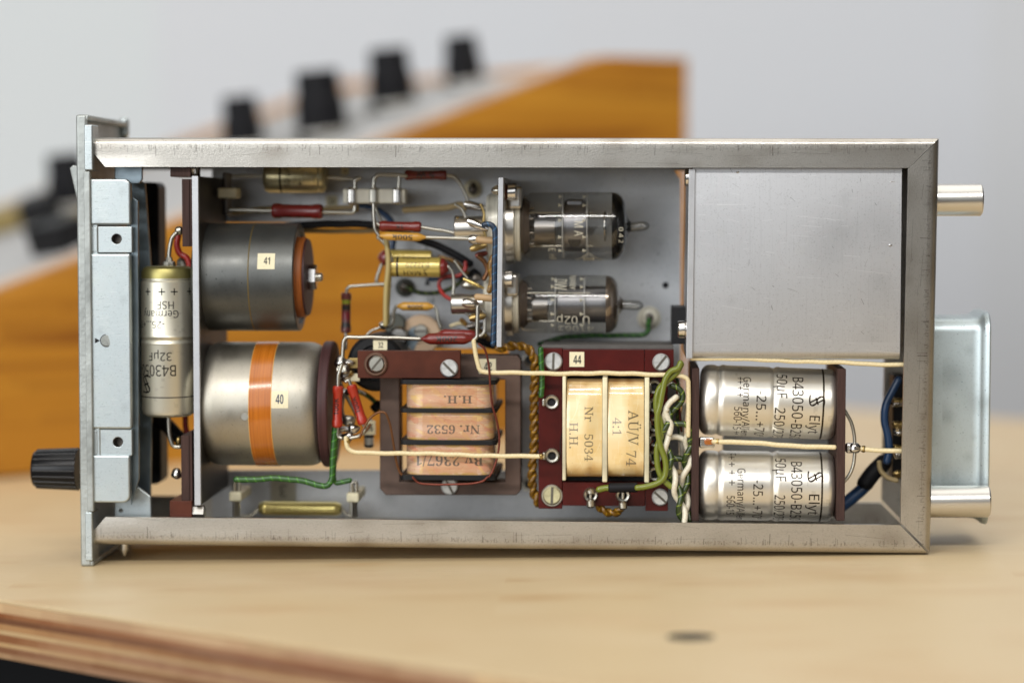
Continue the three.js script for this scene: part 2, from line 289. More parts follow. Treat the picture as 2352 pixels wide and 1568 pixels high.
{
  const level = (x, y) => onTable(x, y).applyMatrix4(untilt), put0 = add, addT = (p, n, g, m) => put0(p, n, g.applyMatrix4(tiltM), m);
  const a = level(-6, 1377), b = level(1033, 1536), e = b.clone().sub(a);
  const far1 = level(1990, 940), far2 = level(2340, 962), f = far2.clone().sub(far1);
  const pts = [a.clone().addScaledVector(e, -3.5), b.clone().addScaledVector(e, 2.2)];
  pts.push(V(700, TY, pts[1].z), V(700, TY, far1.z + f.z * (700 - far1.x) / f.x), V(-620, TY, far1.z + f.z * (-620 - far1.x) / f.x));
  const h = level(1587, 1460), hr = 56 * Math.abs(h.clone().sub(level(1588, 1460)).x);
  const woodTop = tex(canvas(1024, 1024, (c, w, hh) => {
    const R = rng(8); c.fillStyle = '#dcc496'; c.fillRect(0, 0, w, hh);
    for (let i = 0; i < 60; i++) { const x = R() * w, y = R() * hh, r = 40 + R() * 200, g = c.createRadialGradient(x, y, 0, x, y, r), k = R() < 0.5 ? '176,120,60' : '240,222,186'; g.addColorStop(0, `rgba(${k},0.14)`); g.addColorStop(1, `rgba(${k},0)`); c.save(); c.translate(0, y * 0.6); c.scale(1, 0.4); c.fillStyle = g; c.fillRect(x - r, y - r, 2 * r, 2 * r); c.restore(); }
    for (let i = 0; i < 1500; i++) { const x = R() * w, y = R() * hh, l = 10 + R() * 60; c.strokeStyle = R() < 0.6 ? 'rgba(140,95,45,0.10)' : 'rgba(250,236,205,0.10)'; c.lineWidth = 0.6 + R() * 1.4; c.beginPath(); c.moveTo(x, y); c.lineTo(x + l, y + (R() - 0.5) * 2); c.stroke(); }
  }));
  const topMat = phy({ color: C(0.90, 0.90, 0.95), map: woodTop, roughness: 0.5, clearcoat: 0.22, clearcoatRoughness: 0.45 });
  const edge = (rgb, seed) => std({ roughness: 0.6, map: tex(canvas(512, 32, (c, w, hh) => { const R = rng(seed); c.fillStyle = `rgb(${rgb})`; c.fillRect(0, 0, w, hh); for (let i = 0; i < 260; i++) { c.fillStyle = R() < 0.5 ? 'rgba(70,35,15,0.07)' : 'rgba(240,215,175,0.07)'; c.fillRect(R() * w, R() * hh, 60 + R() * 300, 1 + R() * 3); } })) });
  const em = [edge('158,112,72', 1), edge('214,178,132', 2), edge('138,82,44', 3), edge('110,68,40', 4), edge('176,130,82', 5), edge('196,164,118', 6), edge('142,92,54', 7), edge('190,152,104', 8), edge('128,84,52', 9), edge('170,134,96', 10)];
  const table = root('table', 'pale plywood table top with layered edge, round hole and the module standing on it', 'table', V(0, TY - 12.6, 0));
  addT(table, 'hole_dark_plug', cyl(V(h.x, TY - 12.6, h.z), V(h.x, TY - 0.22, h.z), hr - 0.02, 0.02, 40), M.black);  // black plug added so the hole reads as dark inside
  { const c = V(0, 0, 0); pts.forEach((p) => c.add(p)); c.multiplyScalar(1 / pts.length); addT(table, 'under_table_dark', flat(pts.map((p) => p.clone().lerp(c, 30 / p.distanceTo(c))), TY - 12.7, 420, 0.3), M.black); }  // black block added to stand for the darkness under the table
  const R = rng(77); let y = TY, i = 0;
  for (const d of [0.9, 1.9, 1.1, 1.2, 1.4, 0.9, 1.7, 1.0, 1.3, 1.2]) {
    const inset = i === 0 ? 0.5 : i === 1 ? 0.15 : R() * 0.12, c = V(0, 0, 0); pts.forEach((p) => c.add(p)); c.multiplyScalar(1 / pts.length);
    const ring = pts.map((p) => p.clone().lerp(c, inset / p.distanceTo(c)));
    addT(table, 'ply', flat(ring, y, d, i ? 0.06 : 0.3, [hole(V(h.x, -h.z, 0), hr)], 110), i ? em[i] : [topMat][0]); y -= d; i++;
  }
}

// ---------------------------------------------------------------- the console behind
{
  const N0 = onTable(0, 1100), u = V(0.80, 0, -0.60).normalize(), w = V(-0.60, 0, -0.80).normalize(), WID = 185, TH = 15;
  const TY = N0.y - 1, onCheek = (x, y) => { const p = onPlane(x, y, N0, w), d = p.clone().sub(N0); return [d.dot(u), p.y - TY]; };
  const A = onCheek(0, 668), B = onCheek(1335, 150), T = onCheek(1395, 128), E = onCheek(1580, 134);
  const k = (B[1] - A[1]) / (B[0] - A[0]), s0 = A[0] - (A[1] - 12) / k, h0 = 12;
  const prof = [[s0, 2], [E[0], 2], [E[0], E[1]], [T[0], T[1]], [B[0], B[1]], [s0, h0]];
  const m4 = (off) => new THREE.Matrix4().makeBasis(u, UP, w.clone().negate()).setPosition(N0.clone().addScaledVector(w, off).setY(TY));
  const solid = (pr, t, off, tile = 300) => {
    const g = new THREE.ExtrudeGeometry(new THREE.Shape(pr.map((p) => new THREE.Vector2(...p))), { depth: t - 1.2, bevelEnabled: true, bevelThickness: 0.6, bevelSize: 0.6, bevelOffset: -0.6, bevelSegments: 2 });
    return uvBox(toCreasedNormals(g.translate(0, 0, 0.6), 0.6), tile).applyMatrix4(m4(off + t));
  };
  const oak = tex(canvas(1024, 1024, (c, W, H) => {
    const R = rng(31); c.fillStyle = '#c98a36'; c.fillRect(0, 0, W, H);
    for (let i = 0; i < 900; i++) { const y = R() * H, l = 100 + R() * 500; c.strokeStyle = R() < 0.5 ? 'rgba(110,52,6,0.17)' : 'rgba(250,195,100,0.13)'; c.lineWidth = 1 + R() * 7; c.beginPath(); const x = R() * W - 100; c.moveTo(x, y); c.quadraticCurveTo(x + l / 2, y + (R() - 0.5) * 16, x + l, y); c.stroke(); }
    for (const [x, y, l, t] of [[40, 380, 330, 22], [0, 700, 380, 20], [500, 640, 400, 16], [-60, 860, 300, 18], [620, 300, 330, 16]]) { const g = c.createLinearGradient(x, 0, x + l, 0); g.addColorStop(0, 'rgba(110,52,6,0)'); g.addColorStop(0.6, 'rgba(110,52,6,0.55)'); g.addColorStop(1, 'rgba(110,52,6,0)'); c.strokeStyle = g; c.lineWidth = t; c.beginPath(); c.moveTo(x, y); c.quadraticCurveTo(x + l / 2, y + 26, x + l, y - 10); c.stroke(); }
  }));
  const oakMat = phy({ color: C(0.80, 0.78, 0.38), map: oak, roughness: 0.5, clearcoat: 0.1, clearcoatRoughness: 0.35 });
  const edgeMat = phy({ color: C(0.56, 0.39, 0.27), roughness: 0.4, clearcoat: 0.3 });  // paler wood edge, with its pinkish sheen put into the colour
  const con = root('mixing_console', 'blurred wooden console with sloping grey panel and black knobs behind the module', 'mixing console', N0.clone().addScaledVector(u, 60).setY(TY));
  add(con, 'side_panel', solid(prof, TH, 0), oakMat, 'orange wooden side panel facing the camera');
  add(con, 'side_panel', solid(prof, TH, WID), oakMat, 'far wooden side panel behind the knobs');
  for (const off of [0.9, WID + 0.9]) add(con, 'edge_strip', solid([[s0, h0], [B[0], B[1]], [B[0] - 0.4, B[1] + 1.2], [s0, h0 + 1.2]], TH - 1.8, off), edgeMat);
  const drop = 2, pan = [[s0 + 6, h0 - drop - 4], [B[0] - 2, B[1] - drop - 4], [B[0] - 2, B[1] - drop], [s0 + 6, h0 - drop]];
  add(con, 'front_panel', solid(pan, WID - TH - 1, TH + 0.5), std({ color: C(0.42, 0.42, 0.42), roughness: 0.7 }), 'pale grey sloping control panel');
  add(con, 'top_board', solid([[B[0], B[1] - drop - 5], [E[0] - 1, E[1] - 9], [E[0] - 1, E[1] - 1.5], [T[0], T[1] - 1.5], [B[0], B[1] - 1.5]], WID - TH - 1, TH + 0.5), oakMat);
  add(con, 'back_board', solid([[E[0] - 14, 3], [E[0] - 3, 3], [E[0] - 3, E[1] - 10], [E[0] - 14, E[1] - 10]], WID - TH - 1, TH + 0.5), oakMat);
  const n = u.clone().multiplyScalar(-k).add(UP).normalize(), pp = N0.clone().setY(TY + A[1] - drop).addScaledVector(u, A[0]);
  const slope = u.clone().add(UP.clone().multiplyScalar(k)).normalize();
  const grey = std({ color: C(0.1, 0.1, 0.11), metalness: 0.4, roughness: 0.5 });
  for (const [x, y, sc] of [[162, 478, 1], [562, 342, 1.0], [742, 312, 1.2], [904, 246, 1.1], [1068, 194, 0.92]]) {
    const p = onPlane(x, y, pp, n), ax = n.clone().multiplyScalar(0.35).addScaledVector(UP, 0.65).normalize(), q = (d) => p.clone().addScaledVector(ax, d * sc);
    const kb = add(con, 'knob', turned([[0, 0], [0, 8.0 * sc], [0.6 * sc, 8.2 * sc], [10 * sc, 7.9 * sc], [11 * sc, 7.2 * sc], [18.6 * sc, 6.9 * sc], [19.4 * sc, 6.2 * sc], [19.4 * sc, 0]], q(1.5), ax, 28), M.rubber);
    add(kb, 'collar', cyl(p, q(1.8), 10.5 * sc, 0.3), M.steel);
    add(kb, 'cap', cyl(q(19.2), q(19.8), 5.2 * sc, 0.2), grey);
    const sk = add(con, 'scale_plate', turned([[0, 0], [0, 13 * sc], [0.5, 13 * sc], [0.5, 0]], q(0), n, 28), std({ color: C(0.22, 0.22, 0.2), roughness: 0.5 }));
  }
  // raised olive strips with a dark end beside the knobs
  for (const [x0, y0, x1, y1, wd] of [[-60, 547, 100, 500, 17], [250, 518, 142, 566, 14]]) {
    const a = onPlane(x0, y0, pp, n), b = onPlane(x1, y1, pp, n), L = a.distanceTo(b), d = b.clone().sub(a).normalize();
    const m = new THREE.Matrix4().makeBasis(d, n, d.clone().cross(n)).setPosition(a.clone().lerp(b, 0.5).addScaledVector(n, 4));
    const st = add(con, 'strip', new RoundedBoxGeometry(L, 8, wd, 2, 1).applyMatrix4(m), std({ color: C(0.27, 0.2, 0.07), roughness: 0.5 }));
    const m2 = new THREE.Matrix4().makeBasis(d, n, d.clone().cross(n)).setPosition(b.clone().addScaledVector(n, 4));
    add(st, 'end_cap', new RoundedBoxGeometry(14, 10, wd + 4, 2, 1).applyMatrix4(m2), M.black);
  }
}

// ---------------------------------------------------------------- the module: frame
const mod = root('amplifier_module', 'open metal amplifier module full of vintage electronic parts, lying open side to the camera', 'electronic module', V(0, TY, -18));
const DEP = 40;
function rail(a, b, inward, F, endA, endB) {
  const D = b.clone().sub(a), L = D.length(); D.normalize();
  const I = inward.clone().addScaledVector(D, -inward.dot(D)).normalize();
  const t = 1.2, R = 1.5, o = [[F, 0], [3.4, 0], [2.6, 0]];
  for (let i = 0; i <= 6; i++) { const q = i / 12 * Math.PI; o.push([R - R * Math.sin(q), -R + R * Math.cos(q)]); }
  for (let i = 0; i <= 6; i++) { const q = i / 12 * Math.PI; o.push([R - R * Math.cos(q), -(DEP - R) - R * Math.sin(q)]); }
  o.push([3.4, -DEP], [F, -DEP], [F, -DEP + t], [3.4, -DEP + t], [t, -DEP + t], [t, -t], [3.4, -t], [F, -t]);
  const pos = [], uv = [], at = (x, s, z) => a.clone().addScaledVector(D, x).addScaledVector(I, s).add(V(0, 0, z)), N = 12;
  const u0 = Math.abs(a.x * 7.3 + a.y * 1.7) % 5, push = (x, s, z) => { const p = at(x, s, z); pos.push(p.x, p.y, p.z); uv.push(x / 200 + u0, 1 - (s < 1.6 && z < -R && z > -DEP + R ? 0.06 : s) / 8); };
  for (let i = 0; i < o.length; i++) {
    const [s0, z0] = o[i], [s1, z1] = o[(i + 1) % o.length];
    for (let j = 0; j < N; j++) {
      const X = (s, q) => lerp(endA(s), L - endB(s), q / N);
      const q = [[X(s0, j), s0, z0], [X(s0, j + 1), s0, z0], [X(s1, j + 1), s1, z1], [X(s1, j), s1, z1]];
      for (const k of [0, 1, 2, 0, 2, 3]) push(...q[k]);
    }
  }
  const tri = THREE.ShapeUtils.triangulateShape(o.map((p) => new THREE.Vector2(...p)), []);
  for (const f of tri) for (const k of f) push(endA(o[k][0]), ...o[k]);
  for (const f of tri) for (const k of [f[0], f[2], f[1]]) push(L - endB(o[k][0]), ...o[k]);
  let g = new THREE.BufferGeometry();
  g.setAttribute('position', new THREE.Float32BufferAttribute(pos, 3)); g.setAttribute('uv', new THREE.Float32BufferAttribute(uv, 2));
  if (D.clone().cross(I).z > 0) { for (let i = 0; i < pos.length / 9; i++) for (let c = 0; c < 3; c++) { const p = g.attributes.position.array, k = i * 9 + 3 + c; [p[k], p[k + 3]] = [p[k + 3], p[k]]; } for (let i = 0; i < uv.length / 6; i++) for (let c = 0; c < 2; c++) { const p = g.attributes.uv.array, k = i * 6 + 2 + c; [p[k], p[k + 2]] = [p[k + 2], p[k]]; } }
  g.computeVertexNormals(); return toCreasedNormals(g, 0.5);
}
const cham = (s) => Math.max(0, s - 3.4) * 0.85;
add(mod, 'frame_rail', rail(P(212, 315.5), P(2159, 317), V(0, -1, 0), 6.75, cham, (s) => s + 0.06), M.rail, 'upper silver frame rail with fine cracks in its plating');
add(mod, 'frame_rail', rail(P(215, 1251.5), P(2137.5, 1272.5), V(0, 1, 0), 6.65, cham, (s) => s + 0.3), M.rail, 'lower silver frame rail nearest the table');
add(mod, 'frame_rail', rail(P(2159.5, 317), P(2138.5, 1272.5), V(-1, 0, 0), 7.0, (s) => s + 0.06, (s) => s + 0.3), M.rail, 'upright silver frame rail at the right end');

// back plate with its cut-outs
{
  const z = -37.6, o = PP([[486, 372], [1538, 372], [1562, 412], [1562, 1190], [486, 1190]], z);
  const cut = (list) => { const p = new THREE.Path(); list.forEach(([x, y], i) => { const q = P(x, y, z); i ? p.lineTo(q.x, q.y) : p.moveTo(q.x, q.y); }); p.closePath(); return p; };
  add(mod, 'back_plate', plate(o, z, 1.2, 0.08, [cut([[502, 511], [502, 1080], [1168, 1080], [1168, 800], [886, 800], [886, 511]]), hole(P(1529, 655, z), 0.9), hole(P(975, 478, z), 0.5)], 50), M.chassis, 'grey metal mounting plate at the back of the module');
}

for (const [x, y] of [[1216, 826], [1214, 1112], [1087, 436]]) { const ms = add(mod, 'mounting_screw', turned([[0, 1.1], [0, 1.75], [0.35, 1.7], [0.45, 1.5], [0.45, 1.1]], P(x, y, -37.6), V(0, 0, 1), 28), M.tinned, x > 1100 ? (y < 900 ? 'screw ring in the back plate above the mustard twisted pair' : 'screw ring in the back plate at the foot of the mustard twisted pair') : 'screw ring in the back plate under the upper rail'); add(ms, 'bore', cyl(P(x, y, -37.55), P(x, y, -37.3), 1.15, 0.05, 20), M.slotDark); }
add(mod, 'dark_hole_backing', cyl(P(1529, 655, -38.9), P(1529, 655, -41), 2, 0.1, 24), M.black, 'black backing added behind the small round hole of the back plate to darken it');  // added black disc that keeps the small plate hole dark
// front panel, its bracket and the parts behind it
{
  const x0 = P(180, 700).x, x1 = P(206, 700).x, y0 = P(180, 1299).y, y1 = P(180, 263).y, zf = 1.2, zb = -41;
  const cx = (x0 + x1) / 2, cy = (y0 + y1) / 2, wd = x1 - x0;
  const g = [box(V(x0 + 0.76, cy, (zf + zb) / 2), 1.4, y1 - y0 - 0.3, zf - zb - 0.4, 0.3, 30), box(V(cx, cy, zf - 0.7), wd, y1 - y0, 1.4, 0.65, 30), box(V(cx, cy, zb + 0.7), wd + 0.3, y1 - y0 - 2, 1.4, 0.65, 30),
    box(V(cx + 0.3, y1 - 0.74, (zf + zb) / 2), wd + 0.3, 1.4, zf - zb - 0.3, 0.5, 30), box(V(cx + 0.3, y0 + 0.74, (zf + zb) / 2), wd + 0.3, 1.4, zf - zb - 0.3, 0.5, 30)];
  const panel = add(mod, 'front_panel', g, M.panel, 'grey front panel seen edge-on at the left end');
  add(panel, 'panel_lug', boxP(193, 211, 286, 391, 1.6, 6, 0.3), M.zinc); add(panel, 'panel_lug', boxP(195, 211, 1176, 1288, 1.6, 6, 0.3), M.zinc);
  add(panel, 'panel_lug', box(V(P(282, 296, -38).x, P(282, 292, -38).y, -39.5), 2.2, 5, 3, 1), M.zinc);
  add(panel, 'rib', boxP(199, 205.4, 393, 1175, 1.32, 2, 0.3), M.panel);
  // flange of the bracket, in three raised fields with two tapped pads
  const bracket = add(mod, 'bracket', [
    plate(rectP(206, 298, 411, 516, 0.6, [0.5, 0.5, 1.6, 0.5]), 0.6, 2, 0.4, [], 25), plate(rectP(206, 298, 583, 984, 0.6, 0.6), 0.6, 2, 0.4, [], 25),
    plate(rectP(206, 297, 1046, 1154, 0.6, [0.5, 1.8, 0.5, 0.5]), 0.6, 2, 0.4, [], 25), boxP(206, 224, 420, 1150, 0, 30, 0.4, 25)], M.zinc, 'zinc-plated bracket with two tapped pads behind the front panel');
  for (const [y, hx] of [[520, 267], [986, 270]]) {
    add(bracket, 'pad', [plate(rectP(207, 302, y, y + 60, -0.2, 0.3), -0.2, 1.6, 0.15, [hole(P(hx, y + 29, -0.2), 1.15)], 25), boxP(207, 222, y + 2, y + 58, 0.15, 1.5, 0.15, 25)], M.zinc);
    add(bracket, 'thread', turned([[0, 1.15], [3, 1.12], [3, 0.05]], P(hx, y + 29, -0.2), V(0, 0, -1), 20), M.darkMetal);
  }
  add(bracket, 'pin', cyl(P(244, 782, 0), P(244, 782, 0.75), 1.32, 0.12), M.panel);
  add(bracket, 'pin_groove', cyl(P(244, 782, 0), P(244, 782, 0.64), 1.52, 0.01), M.slotDark);
  add(bracket, 'mark', plate([P(217, 776, 0.66), P(217, 788, 0.66), P(229, 782, 0.66)], 0.66, 0.3, 0), M.black);
  // inner plates and the dark control body behind
  add(mod, 'inner_plate', [plate(PP([[300, 450], [316, 462], [318, 1100], [300, 1160]], -3), -3, 1, 0.1), plate(PP([[262, 380], [326, 380], [326, 412], [318, 422], [284, 422], [262, 410]], -8), -8, 1, 0.2), plate(PP([[290, 400], [332, 420], [352, 700], [344, 1186], [282, 1186], [290, 1120]], -14), -14, 1.2, 0.2)], M.blueZinc, 'bluish iridescent plate behind the bracket');
  add(mod, 'inner_plate', [plate(PP([[262, 1118], [300, 1105], [345, 1140], [347, 1190], [262, 1190]], -7), -7, 1, 0.2, [hole(P(277, 1172, -7), 0.7)])], M.zinc, 'zinc corner plate above the lower rail');
  add(mod, 'control_body', plate(rectP(318, 363, 418, 1112, -27, 1.6), -27, 9, 0.5), M.black, 'dark rounded control housing behind the tall silver capacitor');
  add(mod, 'side_lever', plate(PP([[159, 386], [166, 379], [182, 382], [182, 470], [174, 452]], -3), -3, 1.2, 0.3), M.panel, 'small tapered grey tab on the outside of the front panel');
  // fluted knob
  const kc = P(181, 1077, -13), kr = 4.9, kg = [];
  const L = kc.x - P(77, 1077, -13).x, ax = V(-1, 0, 0);
  kg.push(turned([[0, 0], [0, kr], [L * 0.3, kr * 0.985], [L * 0.9, kr * 0.92], [L * 0.98, kr * 0.84], [L, kr * 0.7], [L, 0]], kc, ax, 40));
  for (let i = 0; i < 20; i++) { const a = i / 20 * Math.PI * 2; const p = kc.clone().add(V(0, Math.cos(a) * kr, Math.sin(a) * kr)), q = kc.clone().add(V(-L * 0.93, Math.cos(a) * kr * 0.92, Math.sin(a) * kr * 0.92)); kg.push(cyl(p, q, 0.24, 0.1, 8)); }
  add(mod, 'knob', kg, M.blackGloss, 'black fluted knob sticking out of the front panel');
  add(mod, 'guide_pin', turned([[0, 0], [0, 1.1], [2.6, 1.1], [4.2, 0.3], [4.4, 0]], P(285, 1236, -8), V(0, -1, 0), 20), M.steel, 'short pointed metal pin under the lower rail');
}

// upright partition of bright sheet metal and the strips bolted to it
{
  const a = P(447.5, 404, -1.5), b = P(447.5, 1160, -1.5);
  const pt = add(mod, 'partition', box(V(a.x, (a.y + b.y) / 2, -20), 1.4, a.y - b.y - 0.1, 35, 0.1, 30), std({ color: C(0.035, 0.03, 0.027), metalness: 0.3, roughness: 0.45, map: texCloud }), 'upright partition between the tall capacitor and the two round coils');  // near-black sheet colour stands in for the dark reflections on its face
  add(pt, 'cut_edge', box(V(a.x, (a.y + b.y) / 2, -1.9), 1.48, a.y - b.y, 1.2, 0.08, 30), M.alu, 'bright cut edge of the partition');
  add(mod, 'insulating_strip', [boxP(418, 434, 411, 566, -2, 7, 0.1), boxP(436.5, 440, 411, 566, -2, 7, 0.05)], M.brownBoard, 'brown insulating strip beside the top of the partition');
  add(mod, 'insulating_strip', [boxP(416, 434, 1000, 1150, -2, 14, 0.1), boxP(436, 440, 990, 1150, -2, 14, 0.05)], M.brownBoard, 'brown insulating strip beside the foot of the partition');
  add(mod, 'clamp_block', boxP(390, 437, 378, 406, -1.6, 12, 0.2), M.brownBoard, 'brown block under the upper rail');
  add(mod, 'clamp_block', boxP(389, 440, 1150, 1192, -1.6, 12, 0.2), M.phenolic, 'dark red-brown block on the lower rail');
  add(mod, 'nut', [turned([[0, 0], [0, 1.7], [1.2, 1.7], [1.2, 0]], P(440, 388, -4), V(1, 0, 0), 6), turned([[0, 0], [0, 1.9], [3, 1.9], [3, 0]], P(440, 1178, -4), V(1, 0, 0), 6)], M.steel);
}

// screened box at the upper right
{
  const x0 = P(1590, 600, -1.6).x, x1 = P(2071, 600, -1.6).x, yb = P(1800, 825, -1.6).y, yt = P(1800, 372, -1.6).y;
  const g = plate(roundRect(-34, 0, yb, yt, [0.2, 1.9, 0.2, 0.2]), 0, x1 - x0, 0.15, [], 60).rotateY(-Math.PI / 2).translate(0, 0, 0);
  g.computeBoundingBox(); const bb = g.boundingBox; g.translate(x0 - bb.min.x, 0, -1.6 - bb.max.z);
  const bx = add(mod, 'screening_box', uvBox(g, 60), M.alu, 'large plain aluminium screening box with scratched face');
  for (const [x, y] of [[2050, 417], [2045, 562], [1694, 396]]) add(bx, 'spot_weld', blobP(x, y, -2.35, 8, 5, 8.5, x), M.alu);
  const a = P(1590, 389, -1.0), b = P(1584, 823, -1.0), pts = [[P(1583, 388, -1), P(1597.5, 388, -1)], [P(1576.5, 823, -1), P(1591, 823, -1)]];
  add(mod, 'partition', plate([pts[1][0], pts[1][1], pts[0][1], pts[0][0]], -1.0, 36, 0.08, [], 20), M.alu, 'upright partition edge along the left of the screening box');
  for (const [x, y, w] of [[1579, 408, 12], [1566, 756, 18]]) { const p = P(x + w / 2, y, -4); add(mod, 'screw', [cyl(p, p.clone().add(V(-w * 0.1, 0, 0)), 2.0, 0.25), cyl(p.clone().add(V(-0.1, 0, 0)), p.clone().add(V(0.4, 0, 0)), 2.3, 0.1)], M.polished, y < 500 ? 'screw head at the top of the box partition' : 'screw head near the foot of the box partition'); }
  add(mod, 'insulating_block', boxP(1543, 1577, 706, 790, -12, 14, 0.2), M.black, 'black block behind the lower partition screw');
}

// right end: handles, connector
{
  const post = (x0, x1, y, r, z, label) => add(mod, 'post', cyl(P(x0, y, z), P(x1, y, z), r * K(z), 0.35, 40), M.steel, label);
  post(2135, 2256, 459, 36.5, -12, 'upper round steel post on the right end');
  post(2120, 2273, 1151, 36.5, -6, 'lower round steel post in front of the connector shell');
  const z = -13, a = P(2120, 1192, z), b = P(2268, 731, z), d = 21;
  const ring = (x, g) => { const o = roundRect(-d - g, g, a.y - g, b.y + g, 3.2 + g); return o.map((p) => V(x, p.y, z + p.x)); };
  const stations = [[a.x, 0], [b.x - 3.2, 0], [b.x - 2.0, 0.15], [b.x - 1.1, 0.6], [b.x - 0.5, 1.25], [b.x + 0.5, 1.5], [b.x + 0.8, 1.3]];
  const rings = stations.map(([x, g]) => ring(x, g)), pos = [], uv = [];
  const tri = (...q) => { for (const p of q) { pos.push(p.x, p.y, p.z); uv.push(p.x / 25, p.y / 25); } };
  for (let i = 0; i + 1 < rings.length; i++) for (let j = 0; j < rings[i].length; j++) { const k = (j + 1) % rings[i].length; tri(rings[i][j], rings[i + 1][k], rings[i + 1][j]); tri(rings[i][j], rings[i][k], rings[i + 1][k]); }
  const inner = ring(b.x + 0.8, -0.2), last = rings[rings.length - 1], deep = ring(b.x - 9, -0.4);
  for (let j = 0; j < last.length; j++) { const k = (j + 1) % last.length; tri(last[j], last[k], inner[k]); tri(last[j], inner[k], inner[j]); tri(inner[j], inner[k], deep[k]); tri(inner[j], deep[k], deep[j]); }
  let g = new THREE.BufferGeometry(); g.setAttribute('position', new THREE.Float32BufferAttribute(pos, 3)); g.setAttribute('uv', new THREE.Float32BufferAttribute(uv, 2)); g.computeVertexNormals();
  g = toCreasedNormals(g, 0.6);
  const spotted = std({ color: C(0.62, 0.665, 0.675), metalness: 0.85, roughness: 0.42, side: THREE.DoubleSide, map: tex(scratched(512, 512, '#e3eaec', 71, [[90, 'rgba(30,45,60,0.65)', 2.5, 0, 6, 3.4], [200, 'rgba(60,80,95,0.3)', 2, 0, 6, 2]])) });
  add(mod, 'connector_shell', g, spotted, 'pale blue-grey plug shell with flared rim on the right end');
  // tags of the connector inside the frame
  add(mod, 'connector_body', boxP(2050, 2090, 862, 1100, -24, 8, 0.4), M.black, 'dark connector body with solder tags inside the right end');
  let i = 0;
  for (const [x, y] of [[2060, 922], [2058, 926], [2060, 975], [2064, 993], [2060, 1030], [2063, 1045], [2060, 1088]]) add(mod, 'solder_tag', [cyl(P(x, y, -20), P(x + 26, y, -20), 0.95, 0.2, 14), blobP(x, y, -19.5, 9, 9, 8, ++i)], i % 2 ? M.brassLug : M.solder);
}

// ---------------------------------------------------------------- large parts on the left
const label = (w, h, draw, bg = '#ece2bf') => tex(canvas(w, h, (c) => { c.fillStyle = bg; c.fillRect(0, 0, w, h); const R = rng(w + h); for (let i = 0; i < 30; i++) { c.fillStyle = 'rgba(120,100,50,0.06)'; c.fillRect(R() * w, R() * h, 8, 8); } c.fillStyle = '#15151a'; draw(c); }), true, false);
const paper = (map, extra = {}) => std({ map, roughness: 0.6, ...extra });
function tag(parent, text, x0, x1, y0, y1, z, rot = 0, bg, font = 0.8) {
  const a = P(x0, y1, z), b = P(x1, y0, z), w = b.x - a.x, h = b.y - a.y, W = 128, H = Math.round(128 * h / w);
  const m = label(W, H, (c) => put(c, text, W * 0.54, H * 0.52, Math.min(H, W) * font, rot, 'sans-serif', undefined, 0.62, true), bg);
  return add(parent, 'number_tag', new THREE.BoxGeometry(w, h, 0.12).translate((a.x + b.x) / 2, (a.y + b.y) / 2, z), paper(m), `small cream paper tag numbered ${text}`);
}
// text drawn in (u, v): u round the body, v along it
const bodyTex = (w, h, base, draw) => tex(canvas(w, h, (c) => { const R = rng(w); c.fillStyle = base; c.fillRect(0, 0, w, h); for (let i = 0; i < 260; i++) { c.fillStyle = `rgba(${R() < 0.5 ? '40,34,20' : '255,255,250'},${0.03 + R() * 0.05})`; c.fillRect(R() * w, R() * h, 2 + R() * 40, 2 + R() * 26); } for (let i = 0; i < 40; i++) { c.fillStyle = 'rgba(50,40,30,0.35)'; c.fillRect(R() * w, R() * h, 1 + R() * 2, 1 + R() * 3); } c.fillStyle = '#221d16'; draw(c, w, h); }));
const curvedPatch = (A, dir, r, t0, t1, u0, u1) => turned([[t0, r], [t1, r]], A, dir, 24, -Math.PI + u0 * 2 * Math.PI, (u1 - u0) * 2 * Math.PI);

